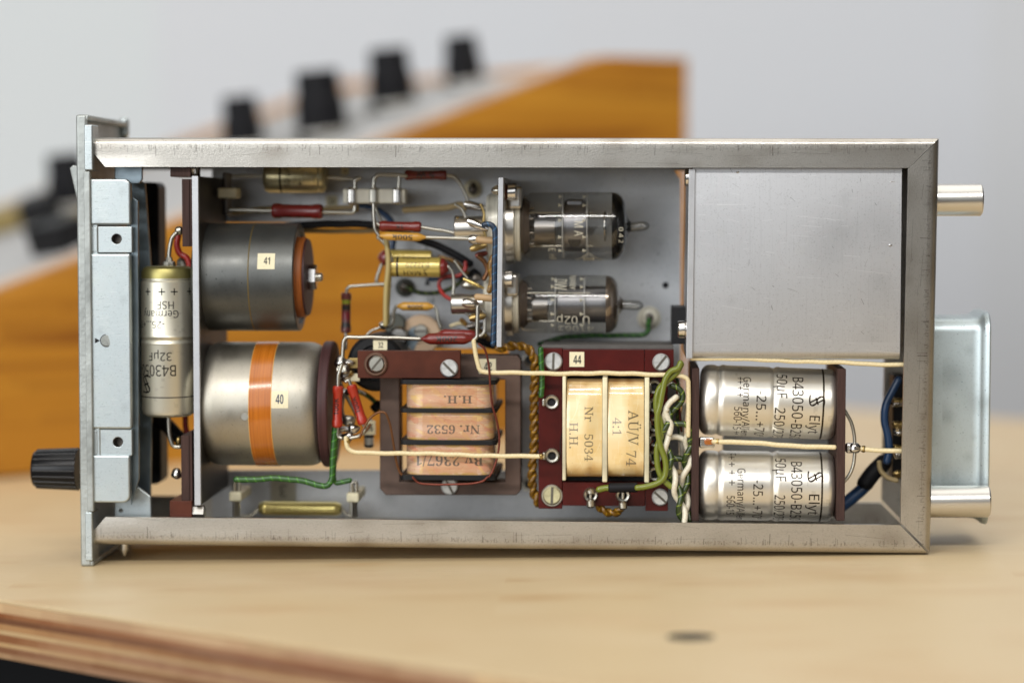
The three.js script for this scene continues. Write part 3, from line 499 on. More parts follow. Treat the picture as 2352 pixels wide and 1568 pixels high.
{ // dark round coil "41"
  const z = -16.5, A = P(460, 636, z), B = P(690, 636, z), L = B.x - A.x, r = 124 * K(z);
  const can = add(mod, 'pot_core_can', turned([[0, 0], [0, r - 0.8], [0.8, r], [L - 0.2, r], [L, r - 0.2], [L, r - 1.6], [L - 0.6, r - 1.8], [L - 0.6, 0]], A, V(1, 0, 0), 72), M.darkCan, 'large dark grey cylindrical coil can tagged 41');
  const sx = P(569, 636, -4).x - A.x;
  add(can, 'seam', turned([[sx - 0.14, r + 0.02], [sx, r + 0.09], [sx + 0.14, r + 0.02]], A, V(1, 0, 0), 72), std({ color: C(0.22, 0.16, 0.06), metalness: 0.6, roughness: 0.5 }));
  const rw = 93 * K(z);
  add(can, 'fibre_washer', turned([[L - 0.6, 0], [L - 0.6, rw], [L + 1.2, rw], [L + 1.5, rw - 0.3], [L + 1.5, 0]], A, V(1, 0, 0), 60), M.orangeFibre);
  add(can, 'disc', turned([[L + 1.5, 0], [L + 1.5, rw - 0.5], [L + 2.0, rw - 0.5], [L + 2.0, 0]], A, V(1, 0, 0), 60), M.purpleDisc);
  const c0 = A.clone().add(V(L + 2.0, 0, 0));
  add(can, 'nut', turned([[0, 0], [0, 2.8], [0.2, 3.0], [1.7, 3.0], [1.9, 2.8], [1.9, 0]], c0, V(1, 0, 0), 6, -Math.PI + 0.35, Math.PI * 2, 0.3), M.polished);
  add(can, 'bolt', cyl(c0, c0.clone().add(V(3.3, 0, 0)), 1.0, 0.35), M.tinned);
  const m = label(128, 128, (c) => put(c, '41', 74, 62, 78, 0, 'sans-serif', undefined, 0.62, true));
  const uA = P(590, 580, -4).x - A.x, uB = P(630, 580, -4).x - A.x, dv = (y) => 0.5 + Math.asin((A.y - P(600, y, -4.5).y) / r) / (2 * Math.PI);
  const pg = curvedPatch(A, V(1, 0, 0), r + 0.06, uA, uB, dv(582), dv(618)); const uv = pg.attributes.uv; for (let i = 0; i < uv.count; i++) uv.setXY(i, uv.getY(i), 1 - uv.getX(i));
  add(can, 'number_tag', pg, paper(m), 'small cream paper tag numbered 41');
}
{ // silver can "40" with orange tape
  const z = -16.5, A = P(463, 926, z), B = P(752, 926, z), L = B.x - A.x, r = 143 * K(z), pr = [[0, 0]];
  for (let i = 0; i <= 8; i++) { const a = i / 8 * Math.PI / 2; pr.push([5.4 - 5.4 * Math.cos(a), r - 5.4 + 5.4 * Math.sin(a)]); }
  pr.push([L - 4.5, r]); for (let i = 1; i <= 6; i++) { const a = i / 6 * Math.PI / 2; pr.push([L - 4.5 + 4 * Math.sin(a), r - 2.6 + 2.6 * Math.cos(a)]); } pr.push([L - 0.4, 0]);
  const can = add(mod, 'transformer_can', turned(pr, A, V(1, 0, 0), 80), M.can, 'large rounded silver can wrapped with orange tape, tagged 40');
  const tp = tex(canvas(256, 512, (c, w, h) => { const R = rng(4); c.fillStyle = '#ba6a1c'; c.fillRect(0, 0, w, h); for (let i = 0; i < 140; i++) { const x = R() * w, y = R() * h, r = 10 + R() * 40, g = c.createRadialGradient(x, y, 0, x, y, r); g.addColorStop(0, R() < 0.5 ? 'rgba(120,55,0,0.22)' : 'rgba(240,160,60,0.2)'); g.addColorStop(1, 'rgba(200,110,20,0)'); c.fillStyle = g; c.fillRect(x - r, y - r, 2 * r, 2 * r); } for (let i = 0; i < 60; i++) { c.fillStyle = R() < 0.5 ? 'rgba(120,55,0,0.10)' : 'rgba(255,190,90,0.10)'; c.fillRect(R() * w, R() * h, 4 + R() * 40, 2 + R() * 5); } for (let i = 0; i < 40; i++) { c.fillStyle = 'rgba(50,25,5,0.35)'; c.fillRect(R() * w, R() * h, 2 + R() * 8, 1 + R() * 4); } c.fillStyle = 'rgba(250,205,110,0.8)'; c.fillRect(0, 0, w, 12); c.fillRect(0, h - 12, w, 12); }));
  const ta = P(571, 900, -3).x - A.x, tb = P(624, 900, -3).x - A.x;
  const tg = turned([[ta, r + 0.02], [ta + 0.05, r + 0.12], [tb - 0.05, r + 0.12], [tb, r + 0.02]], A, V(1, 0, 0), 80);
  add(can, 'tape', tg, phy({ map: tp, roughness: 0.25, clearcoat: 0.6, clearcoatRoughness: 0.12 }), 'band of glossy orange tape');
  const dv = (y) => 0.5 + Math.asin((A.y - P(600, y, -3).y) / r) / (2 * Math.PI), lx = (x) => P(x, 900, -3).x - A.x;
  const m = label(128, 112, (c) => put(c, '40', 64, 54, 84, 0, 'sans-serif', '#26324a', 0.66, true));
  const pg = curvedPatch(A, V(1, 0, 0), r + 0.06, lx(624), lx(663), dv(897), dv(936)); const uv = pg.attributes.uv; for (let i = 0; i < uv.count; i++) uv.setXY(i, uv.getY(i), 1 - uv.getX(i));
  add(can, 'number_tag', pg, paper(m, { roughness: 0.35 }), 'small cream paper tag numbered 40');
  const p = A.clone().add(V(lx(563), -(P(600, 926, -3).y - P(600, 944, -3).y), 0)); p.z = A.z + Math.sqrt(r * r - (p.y - A.y) ** 2);
  add(can, 'rivet', cyl(p.clone().add(V(0, 0, -0.5)), p.clone().add(V(0, 0, 0.12)), 0.95, 0.1), M.tinned);
  const rd = 144 * K(z);
  add(can, 'terminal_disc', turned([[L - 0.5, 0], [L - 0.5, rd], [L - 0.2, rd + 0.15], [L + 1.5, rd + 0.15], [L + 1.8, rd - 0.1], [L + 1.8, 0]], A, V(1, 0, 0), 64), M.purpleDisc, 'purple-brown terminal disc');
  const T = [[800, 866, 4], [812, 900, 6], [806, 965, 5], [818, 985, 6], [802, 1003, 5], [795, 850, 4]];
  T.forEach(([x, y, w], i) => add(can, 'solder_terminal', [cyl(P(772, y, -13 + i), P(x - 3, y, -13 + i), 0.75, 0.2, 12), blobP(x - 5, y, -12.6 + i, 14, 11, 10, i + 3)], i % 3 === 2 ? M.tinned : M.solder));
}
{ // tall capacitor with upside-down print
  const z = -8.5, A = P(384, 611, z), B = P(384, 955, z), L = A.y - B.y, r = 61.5 * K(z), D = V(0, -1, 0), k = (y) => (A.y - P(384, y, z + 6).y);
  const g = k(781), pr = [[0, 0], [0, r - 1.4], [0.5, r - 0.5], [1.4, r - 0.1], [2.9, r - 0.1], [3.0, r - 0.35], [3.3, r - 0.35], [3.6, r]];
  for (const [dt, dr] of [[-1.1, 0], [-0.7, 0.12], [-0.3, 0], [0.1, -0.22], [0.5, 0.02], [0.9, 0.12], [1.3, 0]]) pr.push([g + dt, r + dr]);
  pr.push([L - 1.6, r], [L - 0.7, r - 0.3], [L - 0.1, r - 1.2], [L, r - 2], [L - 0.2, 0]);
  const W = 1200, H = Math.round(1200 * L / (2 * Math.PI * r)), Y = (y) => H * (1 - k(y) / L), mm = W / (2 * Math.PI * r);
  const U = (x) => W * (0.5 + Math.asin(Math.max(-0.98, Math.min(0.98, (A.x - P(x, 800, z + 6).x) / r))) / (2 * Math.PI));
  const t = bodyTex(W, H, '#e4e0cf', (c) => {
    c.fillStyle = '#a39a62'; c.fillRect(0, Y(640), W, H); c.fillStyle = '#222';
    for (const x of [338, 372, 400, 429]) put(c, '+', U(x), Y(670), 3.6 * mm, 0);
    put(c, 'HSF', U(381), Y(701), 2.5 * mm, 0); put(c, 'Germany', U(366), Y(722), 2.4 * mm, 0, 'sans-serif', undefined, 0.95); put(c, '-25...+70°C', U(329), Y(746), 2.3 * mm);
    put(c, '32µF', U(366), Y(820), 2.7 * mm); put(c, 'B43050-A', U(343), Y(852), 3.6 * mm, 0, 'sans-serif', undefined, 0.85); twinS(c, U(331), Y(885), 4.2 * mm);
    c.fillRect(0, Y(915) - 3, W, 7);
  });
  const cap = add(mod, 'electrolytic_capacitor', turned(pr, A, D, 64), std({ map: t, metalness: 0.9, roughness: 0.44 }), 'tall silver capacitor with upside-down print beside the bracket');
  add(cap, 'terminal', [turned([[0, 0], [0, 1.5], [0.4, 1.6], [1.2, 1.4], [1.3, 0.9], [2.2, 0.7], [2.2, 0]], P(388, 612, -8), V(0, 1, 0), 8), turned([[0, 0], [0, 1.3], [1.4, 1.2], [2.2, 0.5], [2.2, 0]], P(417, 612, -14), V(0, 1, 0), 8)], M.tinned);
  add(cap, 'lead', stiff([[387, 603], [388, 575], [394, 545], [404, 535]], -8, 0.5), M.tinned);
  add(mod, 'solder_tag', [cyl(P(402, 530, -9), P(420, 529, -9), 1.05, 0.5, 14)], M.tinned, 'bare metal tag above the tall capacitor');
  add(mod, 'wire', stiff([[409, 540], [404, 562], [412, 584], [428, 590], [434, 604], [434, 618]], -12, 0.75, 1.6), M.redWire, 'short red wire above the tall capacitor');
  add(cap, 'lead', stiff([[386, 950], [388, 1000], [396, 1026], [412, 1026]], -7, 0.5), M.tinned);
  add(mod, 'solder_tag', blobP(404, 1088, -8, 13, 11, 9, 8), M.solder, 'soldered tag on the lower insulating strip');
  add(mod, 'solder_tag', blobP(409, 1016, -9, 8, 12, 8, 9), M.brassLug, 'brown soldered tag below the tall capacitor');
  add(mod, 'cable', wire([[352, 960], [380, 975], [405, 1000], [425, 1015]], -26, 1.8), M.rubber, 'black cable under the tall capacitor');
  add(mod, 'wire', stiff([[425, 950], [425, 985], [438, 1010]], -22, 0.7), M.redWire, 'red wire below the tall capacitor');
}

// ---------------------------------------------------------------- small parts: builders
function cappedBody(A, B, r, kind) {                             // profile of a small two-lead part
  const L = A.distanceTo(B), e = Math.min(L * 0.16, r * 1.5);
  const pr = kind === 'dumbbell' ? [[0, 0], [0, r * 0.8], [r * 0.3, r], [e, r], [e + r * 0.3, r * 0.88], [L - e - r * 0.3, r * 0.88], [L - e, r], [L - r * 0.3, r], [L, r * 0.8], [L, 0]]
    : kind === 'spindle' ? [[0, 0.3], [L * 0.05, 0.35], [L * 0.14, r * 0.8], [L * 0.2, r], [L * 0.8, r], [L * 0.86, r * 0.8], [L * 0.95, 0.35], [L, 0.3]]
      : [[0, 0], [0, r - 0.3], [0.3, r], [L - 0.3, r], [L, r - 0.3], [L, 0]];
  return turned(pr, A, B.clone().sub(A), 28);
}
function printed(base, text, W, H, size, at = 0.5, coat = 0.5, extra) {
  return phy({ map: tex(canvas(W, H, (c) => { const R = rng(W + text.length); c.fillStyle = base; c.fillRect(0, 0, W, H); for (let i = 0; i < 200; i++) { c.fillStyle = R() < 0.5 ? 'rgba(0,0,0,0.06)' : 'rgba(255,220,200,0.05)'; c.fillRect(R() * W, R() * H, 2 + R() * 12, 2 + R() * 12); } c.fillStyle = '#150d0a'; put(c, text, W * at, H * 0.5, size, 90, 'sans-serif', undefined, 1.45, true); extra?.(c, W, H); })), roughness: 0.38, clearcoat: coat, clearcoatRoughness: 0.25 });
}
function resistor(text, p0, p1, z, rpx, kind, mat, leads, lab, leadR = 0.36) {
  const A = P(...p0, z), B = P(...p1, z);
  const b = add(mod, 'resistor', cappedBody(A, B, rpx * K(z), kind), mat, lab);
  for (const l of leads) add(b, 'lead', stiff(l, z, leadR, 0.9), M.tinned);
  return b;
}
const redPrint = (t, at = 0.5) => printed('#70180f', t, 256, 512, 60, at), brightPrint = (t) => printed('#a42a14', t, 256, 512, 66, 0.53, 0.4), ochrePrint = (t) => printed('#c89436', t, 256, 512, 66, 0.52);

// upper left: tag post, capacitor, resistors, terminal strip
{
  const st = add(mod, 'standoff', boxP(498, 543, 431, 455, -20, 6, 0.5), M.cream, 'cream insulator block on a tag post near the partition');
  add(st, 'tag_post', [cyl(P(518, 396, -23), P(519, 492, -23), 0.85, 0.2, 12), cyl(P(526, 398, -24), P(526, 492, -24), 0.7, 0.2, 12)], M.darkMetal);
  const z = -25, A = P(752, 406, z), B = P(606, 404, z), L = A.x - B.x, r = 37 * K(z);
  const t = bodyTex(600, 512, '#b9ad86', (c, W, H) => { c.fillStyle = '#1c1812'; put(c, '50 µF', W * 0.49, H * 0.40, 58, 0, 'sans-serif', undefined, 0.9); put(c, 'V', W * 0.6, H * 0.58, 50); put(c, '+', W * 0.43, H * 0.6, 80); c.fillRect(0, H * 0.27, W, 15); });
  const cp = add(mod, 'electrolytic_capacitor', turned([[0, 0], [0.2, r - 0.9], [0.9, r - 0.1], [1.7, r], [2.1, r - 0.2], [2.6, r], [L - 1.4, r], [L - 0.4, r - 0.5], [L, r - 1.4], [L, 0]], A, V(-1, 0, 0), 48), std({ map: t, metalness: 0.8, roughness: 0.32 }), 'lying silver capacitor half hidden by the upper rail');
  add(cp, 'lead', stiff([[608, 404], [527, 403]], z, 0.4), M.tinned); add(cp, 'lead', stiff([[750, 407], [814, 411], [815, 440]], z, 0.45), M.tinned);
  tag(mod, '5', 783, 800, 383, 401, -37.2, 0); tag(mod, '24', 748, 774, 449, 474, -37.2, 0, '#c9c4a6');
  resistor('', [625, 484], [741, 486], -20, 17.5, 'dumbbell', printed('#741612', '1 MΩ MW', 256, 512, 70, 0.72), [[[628, 484], [528, 482]], [[738, 486], [814, 488], [815, 474]]], 'thick dark red resistor near the upper capacitor', 0.5);
  const cs = add(mod, 'terminal_strip', boxP(787, 931, 433, 467, -22, 6, 0.4), M.ceramic, 'cream ceramic terminal strip with three soldered clips');
  for (const [x, m] of [[807, M.solder], [857, M.tinned], [911, M.solder]]) { add(cs, 'clip', boxP(x - 10, x + 10, 430, 470, -21.2, 7.6, 0.7), m); }
  add(mod, 'wire', stiff([[815, 432], [815, 412], [826, 409]], -22, 0.5), M.tinned, 'short bare wire standing on the first strip clip');
  add(mod, 'wire', stiff([[858, 430], [859, 408], [868, 400], [918, 402], [932, 404]], -21, 0.5, 1.2), M.tinned, 'bare wire loop from the middle strip clip to the upper resistor');
  add(mod, 'wire', stiff([[915, 432], [917, 403]], -21, 0.45), M.tinned, 'short upright bare wire on the third strip clip');
  resistor('', [930, 402], [1026, 402], -22, 11.5, 'dumbbell', printed('#6b150e', '5 W', 256, 512, 90), [[[1022, 402], [1044, 405], [1060, 425], [1076, 462]]], 'dark red resistor just under the upper rail', 0.42);
  add(mod, 'wire', stiff([[858, 468], [856, 498], [864, 513], [876, 520]], -14, 0.42, 1.4), M.tinned, 'bare wire from the strip to the 1K resistor');
  resistor('', [872, 519], [967, 521], -14, 12.5, 'dumbbell', redPrint('1K'), [[[964, 521], [1018, 529], [1082, 545]]], 'red resistor marked 1K above an ochre one', 0.42);
  resistor('', [868, 541], [982, 545], -13, 9.8, 'spindle', ochrePrint('500k'), [[[870, 541], [861, 528], [858, 490], [858, 468]], [[980, 545], [1076, 548]]], 'ochre resistor marked 500k under the red 1K one', 0.42);
  add(mod, 'cable', wire([[660, 520], [720, 515], [800, 515], [870, 519], [930, 538], [1000, 562], [1046, 585], [1079, 605]], -26, 0.95), M.rubber, 'thick black cable crossing from the dark coil to the sockets');
  add(mod, 'wire', wire([[700, 530], [790, 530], [868, 528], [890, 515]], -31, 0.6), M.tanSleeve, 'tan sleeved wire under the black cable');
  add(mod, 'wire', wire([[820, 470], [850, 476], [880, 490], [900, 510], [903, 545], [898, 585]], -30, 0.75), M.blueCable, 'dark blue wire curving down beside the terminal strip');
  add(mod, 'wire', wire([[930, 482], [985, 478], [1030, 476], [1060, 470], [1066, 478]], -28, 0.8), M.tanSleeve, 'tan sleeved wire running to the upper socket');
  // grommet posts
  for (const [x, y, l] of [[1086, 434, 'round insulated post beside the upper socket'], [930, 660, 'dark round insulated post under the yellow capacitor']]) {
    const g = add(mod, 'feed_through', turned([[0, 0], [0, 2.3], [0.7, 2.3], [0.9, 1.4], [2.2, 1.2], [2.2, 0]], P(x, y, -37.6), V(0, 0, 1), 24), x > 1000 ? M.cream : M.greyGrommet, l);
    add(g, 'pin', blobP(x, y, -35, 11, 13, 12, x), M.darkMetal);
  }
}
// yellow film capacitors and the parts round them
{
  const film = (p0, p1, z, rpx, lab, draw, back) => {
    const A = P(...p0, z), B = P(...p1, z), L = A.distanceTo(B), r = rpx * K(z);
    const t = bodyTex(512, 700, '#c9b25e', draw), c = add(mod, 'film_capacitor', cappedBody(A, B, r), phy({ map: t, metalness: 0.35, roughness: 0.25, clearcoat: 0.7, clearcoatRoughness: 0.15 }), lab);
    const E = back ? A : B, d = B.clone().sub(A).setLength(back ? -1 : 1);
    add(c, 'end_seal', turned([[0, r * 0.93], [0.8, r * 0.85], [1.6, r * 0.5], [2.0, 0.3], [2.0, 0]], E.clone().addScaledVector(d, -0.05), d, 24), M.red);
    return c;
  };
  film([886, 592], [992, 594], -28, 20, 'second yellow film capacitor half hidden behind the first', (c, W, H) => { put(c, '0,033 M 250', W * 0.62, H * 0.5, 55, 90, 'sans-serif', undefined, 1.4); }, true);
  const f = film([889, 612], [1013, 614], -19, 23.5, 'yellow film capacitor with upside-down print and red end', (c, W, H) => {
    put(c, 'B32220', W * 0.467, H * 0.42, 58, 90, 'sans-serif', undefined, 1.6); put(c, 'MKH', W * 0.6, H * 0.52, 70, 90, 'sans-serif', undefined, 1.6); twinS(c, W * 0.6, H * 0.28, 70, 90); put(c, '0,033 M 250', W * 0.32, H * 0.45, 50, 90, 'sans-serif', undefined, 1.3); c.fillRect(0, H * 0.78, W, 26);
  });
  add(f, 'lead', stiff([[1030, 612], [1040, 625], [1043, 650], [1040, 682]], -18, 0.4, 1.2), M.tinned);
  add(mod, 'wire', stiff([[876, 608], [868, 628], [862, 650], [880, 655], [895, 656]], -27, 0.45, 1.2), M.tinned, 'bare looped lead at the left end of the rear yellow capacitor');
  add(mod, 'wire', wire([[887, 548], [891, 600], [887, 660], [885, 745]], -16, 0.62), std({ color: C(0.42, 0.33, 0.13), roughness: 0.45 }), 'straw-coloured upright wire left of the yellow capacitor');
  add(mod, 'wire', wire([[868, 545], [884, 560], [895, 585], [900, 600]], -17, 0.45), M.tinned, 'thin bare wire running down behind the ochre resistor');
  // brown banded resistor hanging in the opening
  const bands = tex(canvas(64, 512, (c, W, H) => { c.fillStyle = '#5c2a26'; c.fillRect(0, 0, W, H); for (const [y, h, k] of [[90, 52, '#7e8420'], [160, 60, '#1b1714'], [250, 90, '#6d1a22'], [380, 60, '#1b1714']]) { c.fillStyle = k; c.fillRect(0, y, W, h); } }), true, false);
  resistor('', [794, 764], [795, 672], -24, 12, 'dumbbell', phy({ map: bands, roughness: 0.4, clearcoat: 0.4 }), [[[795, 675], [797, 659], [812, 656], [884, 652]], [[794, 760], [794, 800]]], 'banded brown resistor hanging upright in the opening', 0.4);
  // second ochre resistor and trimmer
  resistor('', [908, 703], [1000, 704], -20, 10, 'spindle', ochrePrint('500k'), [[[910, 703], [903, 716], [903, 738], [896, 750], [884, 751]], [[998, 704], [1003, 714], [1006, 735], [1012, 752]]], 'ochre resistor marked 500k above the round trimmer', 0.42);
  const tr = add(mod, 'trimmer', turned([[0, 0], [0, 4.9], [1.4, 4.9], [1.8, 4.5], [1.8, 2.4], [1.5, 2.2], [1.5, 0]], P(968, 768, -33), V(0, 0, 1), 40), std({ color: C(0.58, 0.42, 0.28), roughness: 0.45 }), 'round tan trimmer with slotted screw');
  add(tr, 'rotor', turned([[0, 0], [0, 3.4], [0.4, 3.2], [0.4, 0]], P(962, 778, -31.4), V(0, 0, 1), 24, -0.4, Math.PI), M.blueZinc);
  add(tr, 'screw', cylP(966, 760, -30.2, 1.4, 1.7, 0.2), M.tinned); add(tr, 'slot', box(P(966, 760, -30.15), 3.0, 0.5, 0.2, 0.05).rotateZ(0), M.darkMetal);
  add(mod, 'feed_through', [cylP(905, 745, -29, 4, 2.7, 0.4)], M.greyGrommet, 'grey hollow tag socket beside the trimmer');
  add(mod, 'solder_tag', blobP(880, 747, -18, 11, 9, 9, 12), M.tinned, 'solder lump at the foot of the straw-coloured wire');
  add(mod, 'wire', wire([[935, 660], [965, 672], [1000, 672], [1040, 660], [1062, 640], [1070, 610]], -30, 0.55), M.darkGreenWire, 'dark green wire curving from the round post to the sockets');
  add(mod, 'wire', wire([[1069, 603], [1068, 618], [1055, 632], [1020, 636], [1008, 650], [1018, 675], [1040, 690]], -22, 0.5), M.redWire, 'thin red wire curling below the yellow capacitor');
  add(mod, 'wire', wire([[990, 640], [1030, 636], [1075, 632], [1092, 628]], -29, 0.7), M.blueCable, 'short dark blue wire near the lower socket');
  for (const [t, x, y, s] of [['9', 979, 568, 18], ['14', 989, 690, 24]]) { const m = tex(canvas(64, 64, (c) => { c.clearRect(0, 0, 64, 64); put(c, t, 32, 34, 52, 0, 'sans-serif', '#16404a', 0.8); }), true, false); const p = P(x, y, -37.5); add(mod, 'printed_number', new THREE.PlaneGeometry(s * 0.11, s * 0.11).translate(p.x, p.y, -37.5), std({ map: m, transparent: true, roughness: 0.6 })); }
  add(mod, 'printed_arrow', plate([P(975, 655, -37.5), P(988, 655, -37.5), P(981, 636, -37.5)], -37.5, 0.1, 0), M.black);
  // red 200K resistors
  resistor('', [962, 778], [1092, 778], -8, 13, 'spindle', redPrint('200K'), [[[964, 778], [795, 773], [789, 782], [786, 830]], [[1088, 780], [1096, 775], [1097, 704]]], 'shiny red resistor marked 200K with a long bent lead', 0.48);
  resistor('', [1000, 767], [1104, 770], -13, 12, 'spindle', M.red, [[[1102, 772], [1113, 764], [1114, 716], [1098, 703]]], 'red resistor just behind the 200K one', 0.45);
}

// ---------------------------------------------------------------- tube sockets and their bracket
{
  add(mod, 'socket_bracket', plate([P(1140.5, 797, -2), P(1152, 797, -2), P(1156.5, 408, -2), P(1145, 408, -2)], -2, 34, 0.1, [], 20), M.alu, 'edge-on aluminium bracket that holds both tube sockets');
  const zc = -21, holder = (yc, r, x0, xb, x1, tail, lab) => {
    const S = (x) => P(x, yc, zc), k = K(zc);
    const s = add(mod, 'tube_socket', turned([[0, 0], [0, r * k - 0.6], [0.6, r * k], [S(1147).x - S(x0).x, r * k], [S(1147).x - S(x0).x, 0]], S(x0), V(1, 0, 0), 40), M.ceramic, lab);
    add(s, 'flange', turned([[0, 0], [0, r * k], [0.3, r * k + 0.1], [1.0, r * k + 0.1], [1.2, r * k - 0.1], [1.2, 0]], S(x1), V(1, 0, 0), 40), M.ceramic);
    const cl = S(x1).x - S(1157).x, rr = r * k + 0.35;
    add(s, 'clamp_ring', turned([[0, rr - 1], [0, rr + 0.7], [0.5, rr + 0.4], [cl * 0.45, rr + 0.3], [cl * 0.9, rr + 0.35], [cl - 0.1, rr - 0.1], [cl - 0.1, rr - 1]], S(1157), V(1, 0, 0), 48), M.steel);
    add(s, 'spigot', turned([[0, 0], [0, tail * k - 0.2], [0.2, tail * k], [S(x0).x - S(xb).x, tail * k * 0.96], [S(x0).x - S(xb).x, 0]], S(xb).clone().add(V(0, (yc > 600 ? 0.15 : -0.1), 6)), V(1, 0, 0), 28), M.steel);
    return s;
  };
  const s1 = holder(522, 77, 1119, 1049, 1186, 28, 'cream socket of the upper vacuum tube'), s2 = holder(697, 67, 1113, 1041, 1182, 23, 'cream socket of the lower vacuum tube');
  // lugs
  const lug = (s, a, b, z, r, m, seed) => { const A = P(...a, z), B = P(...b, z); add(s, 'lug', [turned([[0, 0], [0, r * 0.7], [A.distanceTo(B) * 0.25, r], [A.distanceTo(B) * 0.8, r * 0.8], [A.distanceTo(B), r * 0.45], [A.distanceTo(B), 0]], A, B.clone().sub(A), 16)], m); };
  lug(s1, [1066, 468], [1120, 480], -18, 1.05, M.solder); lug(s1, [1074, 506], [1122, 528], -9, 1.05, M.solder); lug(s1, [1077, 548], [1112, 552], -9, 1.2, M.solder); lug(s1, [1080, 572], [1119, 562], -13, 0.9, M.brassLug); lug(s1, [1092, 588], [1120, 580], -16, 0.8, M.enamel);
  add(s1, 'flux', blobP(1052, 512, -13.6, 4, 14, 8, 5), M.brassLug);
  lug(s2, [1064, 640], [1112, 662], -13, 0.5, M.gold); lug(s2, [1062, 694], [1100, 700], -10, 1.2, M.solder); lug(s2, [1078, 731], [1116, 724], -12, 1.0, M.brassLug); lug(s2, [1068, 655], [1100, 658], -22, 1.0, M.tinned); lug(s2, [1072, 750], [1112, 745], -18, 0.8, M.darkMetal); lug(s2, [1080, 765], [1118, 770], -20, 0.9, M.brassLug);
  for (const [a, b] of [[[1100, 550], [1142, 553]], [[1096, 682], [1142, 686]]]) add(mod, 'wire', wire([[a[0], a[1]], [(a[0] + b[0]) / 2, a[1] + 2], [b[0], b[1]]], -8, 0.85), std({ color: C(0.5, 0.33, 0.17), roughness: 0.5 }), a[1] < 600 ? 'tan sleeve at the upper tube socket' : 'tan sleeve at the lower tube socket');
  add(mod, 'wire', stiff([[1112, 516], [1126, 514], [1136, 524], [1138, 560], [1136, 660], [1133, 790]], -3.5, 0.68, 1.6), M.blueWire, 'blue cloth-covered wire running down in front of the sockets');
  add(mod, 'wire', wire([[1143, 545], [1142, 640], [1140, 690]], -5, 0.4), M.creamWire, 'thin cream wire behind the blue one');
  for (const [x, y, w, r, lab] of [[1164, 440, 23, 19, 'upper shiny screw that holds a tube clamp'], [1157, 641, 22, 19, 'lower shiny screw that holds a tube clamp']]) {
    const a = P(x, y, -10), b = P(x + w, y, -10), sc = add(mod, 'clamp_screw', cyl(a, b, r * K(-10), 0.3, 32), M.polished, lab);
    add(sc, 'washer', cyl(a.clone().add(V(-0.7, 0, 0)), a.clone().add(V(-0.1, 0, 0)), r * K(-10) + 0.1, 0.1), M.phenolic);
    add(sc, 'clamp_ear', boxP(x + 2, x + w + 12, y - 12, y + 40, -13, 4, 0.8), M.steel);
  }
  add(mod, 'rivet', blobP(1140, 437, -8, 10, 12, 10, 4), M.tinned, 'small round rivet on the socket bracket');
  add(mod, 'cable', wire([[1150, 797], [1120, 792], [1090, 778], [1060, 770]], -29, 0.9), M.blackGloss, 'dark cable passing under the socket bracket');
}

{
  add(mod, 'twisted_wire', wire([[1132, 590], [1126, 612], [1130, 640], [1124, 668]], -12, 0.7), M.goldWire, 'mustard cloth wire between the two tube sockets');
  add(mod, 'wire', wire([[884, 552], [893, 600], [892, 680], [889, 742]], -18, 0.5), std({ color: C(0.36, 0.28, 0.1), roughness: 0.5 }), 'second straw-coloured upright wire left of the yellow capacitor');
  add(mod, 'wire_sleeve', cyl(P(1084, 640, -26), P(1098, 622, -26), 1.5, 0.5), M.rubber, 'black sleeve end between the sockets');
  add(mod, 'solder_tag', blobP(1076, 652, -20, 16, 13, 12, 41), M.tinned, 'dull soldered tag beside the lower socket');
  add(mod, 'solder_tag', blobP(1096, 638, -23, 12, 10, 10, 42), M.darkMetal, 'dark tag under the black sleeve end');
  add(mod, 'wire', wire([[1046, 470], [1060, 480], [1070, 500], [1078, 512]], -14, 0.4), M.tinned, 'bare wire at the upper socket spigot');
  add(mod, 'wire', wire([[1100, 590], [1112, 600], [1120, 622], [1112, 640]], -15, 0.6), M.brownEnamel, 'brown wire hooked under the upper socket');
  add(mod, 'wire', wire([[1060, 735], [1080, 752], [1104, 760], [1124, 778]], -22, 0.6), M.goldWire, 'mustard wire under the lower socket');
  add(mod, 'wire', wire([[1090, 745], [1096, 768], [1110, 782], [1138, 788]], -26, 0.75), M.rubber, 'grey-black wire below the lower socket');
  add(mod, 'solder_tag', blobP(1052, 762, -27, 9, 8, 8, 43), M.solder, 'small solder joint right of the trimmer');
  add(mod, 'solder_tag', [cyl(P(818, 470, -22), P(817, 486, -22), 0.7, 0.3, 12)], M.brassLug, 'brass pin below the first strip clip');
  add(mod, 'wire', stiff([[860, 470], [872, 500], [880, 520]], -17, 0.38), M.tinned, 'second bare wire below the middle strip clip');
  add(mod, 'wire', wire([[528, 490], [620, 478], [750, 478], [820, 474]], -32, 0.55), M.tanSleeve, 'tan wire lying behind the thick red resistor');
  add(mod, 'feed_through', [cylP(915, 772, -28, 5, 2.4, 0.6)], M.solder, 'shiny round tag behind the black control');
}

